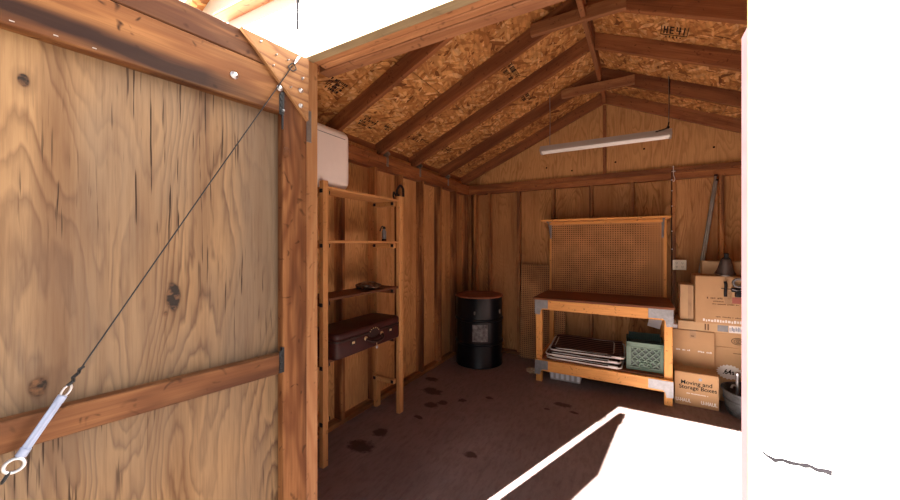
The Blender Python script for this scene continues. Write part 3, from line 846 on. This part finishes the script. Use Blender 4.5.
bx('upper_shelf_lip', (-.955, BB - .075, 1.752), (.30, BB - .050, 1.785), MW['bench'], 'x', wk)
def plate_L(x, z0, z1, left, w=.15, drop=.07, y=BF - .038):
    """angled sheet metal corner plate: a wide top band and a leg tab"""
    lw = .064
    if left: P = [(0, 0), (w, 0), (w, -(z1 - z0)), (lw + .018, -(z1 - z0)), (lw, -(z1 - z0) - .02), (lw * .85, -(z1 - z0) - drop), (0, -(z1 - z0) - drop * .9)]
    else: P = [(0, 0), (-w, 0), (-w, -(z1 - z0)), (-lw - .018, -(z1 - z0)), (-lw, -(z1 - z0) - .02), (-lw * .85, -(z1 - z0) - drop), (0, -(z1 - z0) - drop * .9)]
    bm = prism_bm(P, .002)
    for u in (.02, .05, w - .02):
        for q in (-.015, -(z1 - z0) + .015):
            uu = u if left else -u
            bmesh.ops.create_cone(bm, segments=8, radius1=.004, radius2=.003, depth=.003, cap_ends=True, matrix=Matrix.Translation((uu, q, .002)))
    bmm = Matrix.Translation((x, y, z1)) @ Matrix.Rotation(math.pi / 2, 4, 'X')
    return obj('corner_plate', bm, M_galv, bmm, wk)
plate_L(BL - .003, .812, .902, True, .14); plate_L(BL - .003, .15, .246, True, .14, .06)
plate_L(BR + .003, .815, .902, False, .20, .075); plate_L(BR + .003, .152, .240, False, .20, .065)
for x in (BL + .018, BR - .05):       # folding shelf brackets
    bm = bmesh.new()
    add_box(bm, (x, BB - .052, 1.58), (x + .022, BB - .047, 1.78), .001)
    sweep(bm, fillet([(x + .011, BB - .06, 1.60), (x + .011, 4.24, 1.765), (x + .011, 4.16, 1.778)], .02), .008, 8)
    add_box(bm, (x + .001, 4.16, 1.778), (x + .021, BB - .055, 1.784), .001)
    obj('shelf_bracket', bm, M_galv, None, wk)

# ------------------------------------------------------------------ folded chairs on the lower bench shelf
def folding_chair(label, M, sag=.02, first=True):
    t = thing('folding_chair', label, 'folding chair', (0, 0, 0)); t.matrix_basis = M; WORLD[t.name] = M
    t['group'] = 'folded chairs stacked on the lower bench shelf'
    L, W = .74, .44
    fr = fillet([(-L / 2, -W / 2, 0), (L / 2, -W / 2, 0), (L / 2, W / 2, 0), (-L / 2, W / 2, 0)], .07, True)
    tube('frame', fr, .0085, M_tube, t, True, 8, local=True)
    f2 = fillet([(-L / 2 + .05, -W / 2 + .03, .0155), (L / 2 - .10, -W / 2 + .03, .0155), (L / 2 - .10, W / 2 - .03, .0155), (-L / 2 + .05, W / 2 - .03, .0155)], .06, True)
    tube('leg_frame', f2, .007, M_tube, t, True, 8, local=True)
    bm = bmesh.new(); nx, ny = 14, 10
    g = [[bm.verts.new((-L / 2 + .02 + (L - .04) * i / nx, -W / 2 + .004 + (W - .008) * j / ny, .026 - sag * math.sin(math.pi * j / ny) * .2 + .004 * math.sin(math.pi * i / nx * 2.2))) for j in range(ny + 1)] for i in range(nx + 1)]
    for i in range(nx):
        for j in range(ny): bm.faces.new((g[i][j], g[i + 1][j], g[i + 1][j + 1], g[i][j + 1]))
    bmesh.ops.solidify(bm, geom=bm.faces[:], thickness=.003)
    obj('webbing', bm, M_fabric, None, t, True, True)
    bm = bmesh.new(); add_box(bm, (L / 2 - .12, -W / 2 - .010, -.006), (L / 2 - .03, -W / 2 + .010, .02), .004)
    obj('hinge_plate', bm, M_tube, None, t, True, True)
    return t
folding_chair('folded chair at the bottom of the stack under the workbench', Matrix.Translation((-.475, 3.965, .275)) @ Matrix.Rotation(-.03, 4, 'Z'))
folding_chair('middle folded chair of the stack, with white tube frame, on the lower bench shelf', Matrix.Translation((-.495, 3.975, .315)) @ Matrix.Rotation(.04, 4, 'Z'))
folding_chair('topmost folded chair with striped dark webbing, beside the green crate', Matrix.Translation((-.460, 4.02, .375)) @ Matrix.Rotation(.03, 4, 'Z') @ Matrix.Rotation(.10, 4, 'X'), .05)

# ------------------------------------------------------------------ milk crate
def crate_wall(bm, w, h, t, M, slot=True):
    def b(x0, z0, x1, z1, tt=t): add_box(bm, (x0, -tt / 2, z0), (x1, tt / 2, z1), .001, 1, M)
    b(-w / 2, h - .055, w / 2, h); b(-w / 2, 0, w / 2, .035)
    b(-w / 2, 0, -w / 2 + .04, h); b(w / 2 - .04, 0, w / 2, h)
    for x in (-w / 2 + .016, w / 2 - .022): add_box(bm, (x, -t, 0), (x + .006, t, h), 0, 1, M)
    for z in (h - .006, h - .05, h * .35, .03, .012): add_box(bm, (-w / 2, -t * .95, z), (w / 2, t * .95, z + .006), 0, 1, M)
    x0, x1, z0, z1 = -w / 2 + .04, w / 2 - .04, .035, h - .055
    p = .060
    ww, hh = x1 - x0, z1 - z0
    for s in (1, -1):
        k = -hh
        while k < ww:
            a = max(k, 0); bb = min(k + hh, ww)
            if bb - a > .004:
                za = a - k; zb = bb - k
                A = V((x0 + a, 0, z0 + za)); B = V((x0 + bb, 0, z0 + zb))
                if s < 0: A.x = x1 - a; B.x = x1 - bb
                d = (B - A); L = d.length; an = math.atan2(d.z, d.x)
                Q = M @ Matrix.Translation((A + B) / 2) @ Matrix.Rotation(-an, 4, 'Y')
                add_box(bm, (-L / 2, -t * .45, -.0055), (L / 2, t * .45, .0055), 0, 1, Q)
            k += p
    if slot:
        q = []
        for (x, z) in [(-.05, .03), (.05, .03), (.05, .075), (-.05, .075)]: q.append(V((x, -t * .5, z)))
        sweep(bm, [M @ v for v in fillet(q, .02, True)], .007, 8, True)
        b(-.045, .045, .045, .03)
CW, CH = .325, .272
crx, cry = .093, 3.975
cm = Matrix.Translation((crx, cry, .267)) @ Matrix.Rotation(.02, 4, 'Z')
cr_ = thing('milk_crate', 'green plastic milk crate standing on the lower bench shelf', 'crate', (crx, cry, .267), .02)
bm = bmesh.new()
crate_wall(bm, CW, CH, .010, Matrix.Translation((0, -CW / 2 + .006, 0)))
for a in (math.pi / 2, math.pi, -math.pi / 2):
    crate_wall(bm, CW, CH, .010, Matrix.Rotation(a, 4, 'Z') @ Matrix.Translation((0, -CW / 2 + .006, 0)), False)
add_box(bm, (-CW / 2, -CW / 2, 0), (CW / 2, CW / 2, .008))
obj('crate_body', bm, M_crate, cm, cr_)
bm = bmesh.new(); add_box(bm, (-CW / 2 + .02, -CW / 2 + .02, .01), (CW / 2 - .02, CW / 2 - .02, .23))
# dark bin inside with slatted rim
for k in range(16): add_box(bm, (-CW / 2 + .025 + k * .018, CW / 2 - .03, .23), (-CW / 2 + .035 + k * .018, CW / 2 - .02, .300))
add_box(bm, (-CW / 2 + .02, CW / 2 - .032, .292), (CW / 2 - .02, CW / 2 - .016, .306)); add_box(bm, (-CW / 2 + .02, CW / 2 - .022, .23), (CW / 2 - .02, CW / 2 - .018, .300))
o = obj('basket', bm, M_crate_dark, cm); tag(o, 'dark green slatted basket sitting inside the green milk crate', 'basket')

# sheet of paper leaning by the right rear leg
bm = bmesh.new(); add_box(bm, (-.06, -.001, -.10), (.06, .001, .10))
o = obj('paper_sheet', bm, M_paper, Matrix.Translation((.205, 4.30, .70)) @ Matrix.Rotation(.22, 4, 'Y') @ Matrix.Rotation(-.1, 4, 'X'))
tag(o, 'bluish white paper sheet propped behind the right end of the workbench', 'paper')

# clear bin under the bench
tb = thing('storage_bin', 'clear plastic bin on the floor under the left half of the workbench', 'bin', (-.68, 4.03, 0))
bm = bmesh.new(); vs = add_box(bm, (-.84, 3.86, 0), (-.50, 4.2, .115), .012, 3)
for v in bm.verts:
    if v.co.z < .05: v.co.x = -.67 + (v.co.x + .67) * .94
obj('bin_body', bm, M_tub, None, tb, True)
bm = bmesh.new(); add_box(bm, (-.855, 3.85, .115), (-.49, 4.21, .128), .004, 2)
obj('lid', bm, M_tub, None, tb, True)
bm = bmesh.new()
for k in range(6): add_box(bm, (-.82 + k * .055, 3.856, .02), (-.79 + k * .055, 3.862, .10), .002)
obj('contents', bm, M_paper, None, tb)

bm = bmesh.new(); bmesh.ops.create_icosphere(bm, subdivisions=3, radius=1)
for v in bm.verts:
    n = 1 + mnoise.noise(v.co * 3.1) * .5
    v.co = V((v.co.x * .055 * n, v.co.y * .05 * n, .024 + max(v.co.z, -.7) * .034 * n))
o = obj('crumpled_wrapper', bm, M_straw, Matrix.Translation((-1.06, 3.95, 0))); tag(o, 'crumpled tan wrapper on the floor left of the workbench leg', 'wrapper')

# ------------------------------------------------------------------ cardboard boxes on the right
def text_mesh(body, size, M, mat, parent, name='printed_text', sx=1.0, bold=0.0):
    cu = bpy.data.curves.new(name, 'FONT'); cu.body = body; cu.size = size; cu.align_x = 'CENTER'; cu.align_y = 'CENTER'
    cu.extrude = .0004; cu.offset = bold
    t = bpy.data.objects.new(name + '_src', cu); C.objects.link(t)
    dg = bpy.context.evaluated_depsgraph_get()
    me = bpy.data.meshes.new_from_object(t.evaluated_get(dg))
    bpy.data.objects.remove(t); bpy.data.curves.remove(cu)
    me.name = name; me.materials.clear(); me.materials.append(mat)
    o = bpy.data.objects.new(name, me)
    S = Matrix.Diagonal((sx, 1, 1, 1))
    return place(o, M @ S, parent)
FX = Matrix.Rotation(math.pi / 2, 4, 'X')     # text plane facing -Y
def marks(w, h, M, mat, parent, seed, name='printed_line'):
    """one line of worn print, too small to read in the photograph"""
    rr = random.Random(seed); bm = bmesh.new(); x = -w / 2
    while x < w / 2:
        g = rr.uniform(.35, .7) * h
        if rr.random() < .85:
            add_box(bm, (x, -h * rr.uniform(.3, .5), -.0004), (x + g, h * rr.uniform(.2, .5), .0004))
        x += g + h * .22
    return obj(name, bm, mat, M, parent)
def carton(label, x0, x1, y0, y1, z0, z1, mat, rz=0.0, tape=True, group=None, flaps=True):
    c = V(((x0 + x1) / 2, (y0 + y1) / 2, z0))
    t = thing('cardboard_box', label, 'box', c, rz, group)
    M = WORLD[t.name]; w, d, h = x1 - x0, y1 - y0, z1 - z0
    bm = bmesh.new(); add_box(bm, (-w / 2, -d / 2, 0), (w / 2, d / 2, h), .003, 2)
    obj('carton', bm, mat, M, t)
    if flaps:
        for s in (-1, 1):
            bm = bmesh.new(); add_box(bm, (-w / 2 + .002, min(s * .002, s * (d / 2 - .002)), h + .0002), (w / 2 - .002, max(s * .002, s * (d / 2 - .002)), h + .004), .001)
            obj('flap', bm, mat, M, t)
    if tape:
        bm = bmesh.new(); add_box(bm, (-.025, -d / 2 - .0012, h - .07), (.025, -d / 2 - .0003, h + .0045)); add_box(bm, (-.025, -d / 2, h + .0042), (.025, d / 2, h + .005))
        obj('tape', bm, M_tape, M, t)
    t['_f'] = -d / 2 - .0009
    return t, M, w, d, h
def ft(t, M, d, u, z): return M @ Matrix.Translation((u, -d / 2 - .0012, z)) @ FX
# A: front box with printed title
t, M, w, d, h = carton('small cardboard moving box with bold black lettering, front of the pile on the floor', .338, .672, 3.84, 4.04, 0, .305, M_card, -.01, False)
text_mesh('Moving and', .052, ft(t, M, d, 0, h * .70), M_ink, t, sx=1.0, bold=.0008)
text_mesh('Storage Boxes', .052, ft(t, M, d, .01, h * .56), M_ink, t, sx=.95, bold=.0008)
text_mesh('U-HAUL', .044, ft(t, M, d, -.10, .045), M_whiteink, t, bold=.0012, sx=.75)
text_mesh('U-HAUL', .044, ft(t, M, d, .095, .045), M_whiteink, t, bold=.0012, sx=.75)
marks(.16, .010, ft(t, M, d, .005, h * .38), M_whiteink, t, 1)
bm = lathe_bm([(.014, 0), (.014, .0008)], 16); obj('sticker', bm, M_galv, ft(t, M, d, .03, h * .84), t)
# open flap leaning over the box, dark
bm = bmesh.new(); add_box(bm, (.340, 3.85, .31), (.665, 3.856, .40), .001); 
# C: large box behind
t, M, w, d, h = carton('large plain cardboard box standing behind the printed moving box', .335, .676, 4.06, 4.44, 0, .655, M_card, 0, True)
marks(.13, .018, ft(t, M, d, -.09, .46), M_whiteink, t, 2); marks(.12, .018, ft(t, M, d, .10, .46), M_whiteink, t, 3)
bx('ink_mark', (.49, 4.0585, .60), (.515, 4.0596, .61), M_inkfaint, 'x', t, 0)
# E: right box with white burst label
t, M, w, d, h = carton('tall cardboard box with a jagged white label, behind the metal tub', .680, 1.06, 4.11, 4.40, 0, .52, M_card, 0, False)
bm = bmesh.new(); q = []
for k in range(40):
    a = 2 * math.pi * k / 40; r = 1.0 if k % 2 else .86
    q.append((.10 * math.cos(a) * r, .072 * math.sin(a) * r))
o = obj('burst_label', prism_bm(q, .0008), M_whiteink, ft(t, M, d, -.075, .285), t)
text_mesh('.64s', .062, M @ Matrix.Translation((-.080, -d / 2 - .0022, .285)) @ FX, M_ink, o, bold=.0015, sx=.9)
marks(.09, .012, ft(t, M, d, .0, .47), M_inkfaint, t, 4)
# D: small box with ring mark
t, M, w, d, h = carton('low cardboard box with a black ring mark, on top of the jagged-label box', .682, 1.06, 4.10, 4.40, .526, .655, M_card, 0, False)
bm = bmesh.new()
for r in (.030, .018, .007):
    sweep(bm, [(r * 1.5 * math.cos(2 * math.pi * k / 24), r * math.sin(2 * math.pi * k / 24), 0) for k in range(24)], .0032, 6, True)
obj('ring_mark', bm, M_ink, ft(t, M, d, -.015, .062) @ Matrix.Diagonal((1, 1, .1, 1)), t)
# F: flat box
t, M, w, d, h = carton('flat cardboard box with a grey and white shipping label, under the largest box', .385, 1.00, 4.07, 4.42, .661, .745, M_card_pale, 0, False)
bx('shipping_label', (.70, 4.0682, .675), (.78, 4.0692, .735), M_galv, 'x', t, 0)
bx('shipping_label', (.785, 4.0682, .672), (.96, 4.0692, .737), M_whiteink, 'x', t, 0)
bm = bmesh.new(); random.seed(4)
for k in range(18): add_box(bm, (.79 + k * .009, 4.0675, .68 + random.random() * .01), (.794 + k * .009 + random.random() * .003, 4.0681, .71 + random.random() * .02))
obj('label_print', bm, plain('blue_grey_ink', (.16, .2, .3), .6), None, t)
bx('printed_strip', (.60, 4.0682, .675), (.612, 4.0692, .735), M_inkfaint, 'x', t, 0); bx('printed_strip', (.622, 4.0682, .675), (.634, 4.0692, .735), M_inkfaint, 'x', t, 0)
bm = bmesh.new(); add_box(bm, (.338, 4.08, .661), (.383, 4.38, .70), .002)
o = obj('folded_paper', bm, M_paper, None); tag(o, 'white folded papers beside the flat box, on the large plain box', 'paper')
# G: big printed box
t, M, w, d, h = carton('largest cardboard box with faint printed lines and white lettering, on the flat box', .520, .98, 4.02, 4.34, .751, 1.20, M_card, 0, False)
marks(.28, .018, ft(t, M, d, .0, .245), M_inkfaint, t, 5); marks(.24, .012, ft(t, M, d, .03, .215), M_inkfaint, t, 6)
marks(.20, .012, ft(t, M, d, -.0, .19), M_inkfaint, t, 7)
marks(.22, .014, ft(t, M, d, .03, .07), M_inkfaint, t, 8)
marks(.34, .030, ft(t, M, d, .0, .03), M_whiteink, t, 9)
bx('tape', (.745, 4.0180, .95), (.80, 4.0190, 1.20), M_tape, 'z', t, 0)
bx('red_label', (.80, 4.0175, .955), (.875, 4.0188, 1.012), M_red, 'x', t, 0)
# H: narrow box left
t, M, w, d, h = carton('narrow tall cardboard box left of the largest box', .405, .516, 4.10, 4.32, .751, 1.10, M_card_pale, 0, False)
bx('tape', (.470, 4.0980, .76), (.500, 4.0990, 1.098), M_tape, 'z', t, 0)
# I: pale box on top at the back
t, M, w, d, h = carton('pale cardboard box lying behind the brown lamp shade on top of the pile', .60, 1.0, 4.20, 4.335, 1.206, 1.335, M_card_pale, 0, False)

# lamp with bell shade, lying face forward
lp = thing('clamp_lamp', 'dark brown clamp lamp with a bell shade standing on the largest box', 'lamp', (.765, 4.10, 1.206))
Ml = Matrix.Translation((.765, 4.105, 1.2265)) @ Matrix.Rotation(math.radians(14), 4, 'X')
obj('shade', lathe_bm([(.075, -.0), (.078, .004), (.074, .012), (.062, .045), (.050, .10), (.040, .145), (.034, .15), (.034, .146), (.055, .05), (.068, .012), (.070, .002), (.075, -.0)], 32, False, False), M_shade, Ml, lp, True)
obj('socket', lathe_bm([(.033, .135), (.034, .15), (.020, .165), (.018, .20)], 20), M_rubber, Ml, lp, True)
obj('rim', lathe_bm([(.071, -.004), (.082, -.003), (.083, .005), (.076, .008), (.071, -.004)], 32, False, False), M_dull, Ml, lp, True)
obj('bulb', lathe_bm([(.006, .03), (.028, .04), (.03, .06), (.02, .09), (.015, .13)], 16), M_lamp, Ml, lp, True)

# black spring clamp and small tool in front of the big box
cl = thing('bar_clamp', 'black bar clamp hanging in front of the largest cardboard box', 'clamp', (.73, 4.0, 1.0))
tube('handle', fillet([(.745, 4.005, 1.16), (.752, 3.998, 1.12), (.745, 3.998, 1.06), (.748, 4.004, 1.02)], .02), .0125, M_rubber, cl, n=10)
tube('screw_rod', [(.715, 4.0, 1.093), (.786, 4.0, 1.089)], .004, M_black, cl, n=8)
ck = thing('tape_gun', 'black and clear tape gun resting by the clamp against the largest box', 'tape gun', (.83, 4.0, 1.0))
bm = bmesh.new(); add_box(bm, (.79, 3.97, 1.065), (.86, 4.015, 1.105), .008, 2); add_box(bm, (.815, 3.975, 1.02), (.86, 4.01, 1.07), .008, 2); obj('grip', bm, M_rubber, None, ck, True)
obj('tape_roll', lathe_bm([(.03, -.02), (.044, -.02), (.044, .02), (.03, .02), (.03, -.02)], 24, False, False), M_galv, Matrix.Translation((.838, 3.99, 1.15)) @ Matrix.Rotation(math.pi / 2, 4, 'X'), ck, True)
tube('cutter', [(.79, 3.966, 1.09), (.82, 3.962, 1.083), (.86, 3.964, 1.09)], .004, M_bolt, ck, n=6)
# metal tub with a post
gt = thing('metal_tub', 'round ribbed metal tub on the floor at the far right edge', 'tub', (.908, 3.87, 0))
Mt = WORLD[gt.name]
obj('tub_body', lathe_bm([(.16, 0), (.175, .005), (.183, .04), (.190, .045), (.190, .055), (.185, .06), (.195, .12), (.203, .125), (.203, .135), (.198, .14), (.206, .20), (.218, .206), (.218, .216), (.206, .218), (.200, .21), (.17, .02), (.001, .02)], 48, False), M_tin, Mt, gt, True)
o = thing('faucet', 'upright chrome tap post standing in the round metal tub', 'tap', (.81, 3.88, .02))
tube('post', [(.81, 3.88, .022), (.81, 3.88, .335)], .014, M_galv, o, n=14)
obj('post_cap', lathe_bm([(.014, 0), (.020, .004), (.020, .02), (.01, .03)], 16), M_bolt, Matrix.Translation((.81, 3.88, .335)), o, True)
tube('spout', fillet([(.81, 3.88, .24), (.77, 3.86, .25), (.76, 3.85, .225)], .02), .008, M_bolt, o, n=8)

# conduits leaning in the right corner
for k, (dx, lab) in enumerate([(0, 'longer grey metal conduit leaning on the back wall behind the boxes'), (.030, 'second grey metal conduit leaning right beside the longer one')]):
    top = V((.755 + dx * .2, 4.474 - .0, 2.225 - .05 * k)); mid = V((.600 + dx, 4.465, 1.19))
    dv = (mid - top) / (top.z - mid.z)
    bot = V((.452 + dx, 4.455, .041))
    bm = bmesh.new(); sweep(bm, [top, bot], .0125, 14)
    o = thing('metal_conduit', lab, 'pipe', bot, group='metal conduits leaning in the right corner')
    obj('pipe', bm, M_pipe, None, o, True)
    bm = bmesh.new(); sweep(bm, [top, top + V((0.002, 0, .02))], .016, 12)
    obj('pipe_cap', bm, M_black, None, o, True)

# outlet and cable
ou = thing('wall_outlet', 'ivory four-socket wall outlet on the back wall right of the workbench', 'outlet', (.437, 4.49, 1.28))
bx('outlet_box', (.395, 4.485, 1.235), (.479, 4.585, 1.325), M_outlet, 'x', ou, .002)
pl = bx('cover_plate', (.375, 4.479, 1.225), (.500, 4.4845, 1.335), M_outlet, 'x', ou, .002)
for sx in (-1, 1):
    for sz in (-1, 1):
        cx, cz = .4375 + sx * .027, 1.28 + sz * .021
        bm = lathe_bm([(.0175, 0), (.0165, .002)], 20)
        f = obj('socket', bm, M_outlet, Matrix.Translation((cx, 4.4788, cz)) @ Matrix.Rotation(math.pi / 2, 4, 'X'), pl)
        bm = bmesh.new()
        add_box(bm, (cx - .0075, 4.476, cz - .004), (cx - .0045, 4.4766, cz + .007)); add_box(bm, (cx + .0045, 4.476, cz - .004), (cx + .0075, 4.4766, cz + .007))
        add_box(bm, (cx - .002, 4.476, cz - .012), (cx + .002, 4.4766, cz - .008))
        obj('socket_slots', bm, M_ink, None, pl)
ec = thing('electrical_cable', 'dark cable stapled down the stud from the roof to the outlet', 'cable', (.366, 4.49, 1.3))
tube('cable_run', [(.368, 4.492, 1.27), (.366, 4.492, 1.8), (.368, 4.492, 2.22), (.368, 4.490, 2.34)], .0045, M_rubber, ec, n=8)
for z in (1.45, 1.65, 1.93, 2.1, 2.22): bx('staple', (.3605, 4.486, z), (.3755, 4.4885, z + .008), M_whiteink, 'x', ec, .0005)
hk = thing('wall_hook', 'small white hook hanging on the top plate above the outlet', 'hook', (.385, 4.49, 2.25))
tube('hook_wire', fillet([(.382, 4.492, 2.38), (.382, 4.482, 2.30), (.382, 4.47, 2.27), (.392, 4.465, 2.24), (.392, 4.465, 2.215), (.380, 4.465, 2.20)], .012), .0035, M_whiteink, hk, n=8)
bx('hook_bar', (.365, 4.484, 2.315), (.40, 4.4895, 2.322), M_whiteink, 'x', hk, .001)

# ------------------------------------------------------------------ fluorescent light
fx = thing('fluorescent_light', 'long white fluorescent shop light hanging below the roof', 'light', (-.31, 3.74, 2.56))
LY = 3.76
x0, x1 = -.91, .307
bm = bmesh.new()
P = [(-.055, 0), (-.05, .028), (-.028, .034), (-.028, .062), (.028, .062), (.028, .034), (.05, .028), (.055, 0), (.052, 0), (.047, .024), (.0, .030), (-.047, .024), (-.052, 0)]
a = [bm.verts.new((x0, LY + p[0], 2.520 + p[1])) for p in P]; b = [bm.verts.new((x1, LY + p[0], 2.520 + p[1])) for p in P]
n = len(P)
for i in range(n): bm.faces.new((a[i], a[(i + 1) % n], b[(i + 1) % n], b[i]))
bm.faces.new(a); bm.faces.new(b[::-1])
obj('reflector', bm, M_fix, None, fx)
for dy in (-.024, .024):
    tube('lamp_tube', [(x0 + .02, LY + dy, 2.518), (x1 - .02, LY + dy, 2.518)], .0165, M_lamp, fx, n=14)
    for xx in (x0 + .003, x1 - .016): bx('lamp_holder', (xx, LY + dy - .012, 2.50), (xx + .014, LY + dy + .012, 2.545), M_fix, 'z', fx, .001)
for xx in (x0 + .1, x1 - .025):
    zt = roofz(xx) - .0
    tube('hanging_chain', [(xx, LY, 2.582), (xx + .004, LY + .002, (zt + 2.58) / 2), (xx, LY, zt - .001)], .003, M_dull, fx, n=6)
tube('power_cord', fillet([(x1 - .13, LY - .03, 2.568), (x1 - .08, LY - .05, 2.572), (x1 - .04, LY - .035, 2.585), (x1 - .03, LY - .01, 2.61), (x1 - .022, LY + .0, 2.65)], .02), .006, M_rubber, fx, n=8)
tube('power_cord', [(x1 - .022, LY, 2.65), (x1 - .018, LY, 2.9), (x1 - .02, LY, roofz(x1) - .003)], .0025, M_rubber, fx, n=6)
bm = bmesh.new(); bmesh.ops.create_icosphere(bm, subdivisions=2, radius=.014); obj('plug', bm, M_rubber, Matrix.Translation((x1 - .03, LY - .01, 2.60)), fx, True)

# ------------------------------------------------------------------ light, sky, camera
el = math.radians(38.55); az = math.radians(21.1)
d = V((math.sin(az) * math.cos(el), math.cos(az) * math.cos(el), -math.sin(el)))
L = bpy.data.lights.new('sun', 'SUN'); L.energy = 95.0; L.angle = math.radians(.53); L.color = (1, .955, .89)
lo = bpy.data.objects.new('sun', L); C.objects.link(lo); lo.rotation_euler = d.to_track_quat('-Z', 'Y').to_euler(); lo.location = (-3, -6, 8)
w = bpy.data.worlds.new('sky'); bpy.context.scene.world = w; w.use_nodes = True
nt = w.node_tree; bg = nt.nodes['Background']
sk = nt.nodes.new('ShaderNodeTexSky'); sk.sky_type = 'NISHITA'; sk.sun_disc = False
sk.sun_elevation = el; sk.sun_rotation = math.pi - (-az); sk.air_density = 1.0; sk.dust_density = 2.5; sk.ozone_density = 1.0
mx = nt.nodes.new('ShaderNodeMix'); mx.data_type = 'RGBA'; mx.inputs[0].default_value = .55
nt.links.new(sk.outputs[0], mx.inputs[6]); mx.inputs[7].default_value = (5.5, 5.6, 5.8, 1)
nt.links.new(mx.outputs[2], bg.inputs[0]); bg.inputs[1].default_value = .22

cam = bpy.data.cameras.new('camera'); co_ = bpy.data.objects.new('camera', cam); C.objects.link(co_)
cam.sensor_width = 36; cam.lens = 338 / 900 * 36; cam.shift_y = -5 / 900; cam.clip_start = .02
co_.location = (0, 0, 1.5); co_.rotation_euler = (math.pi / 2, 0, math.radians(28.6))
S = bpy.context.scene; S.camera = co_
S.view_settings.view_transform = 'Standard'; S.view_settings.look = 'None'; S.view_settings.gamma = 1; S.view_settings.use_curve_mapping = False
S.view_settings.exposure = 0.25
S.cycles.max_bounces = 10; S.cycles.diffuse_bounces = 6; S.cycles.sample_clamp_indirect = 20
for o in C.objects:
    if '_f' in o.keys(): del o['_f']
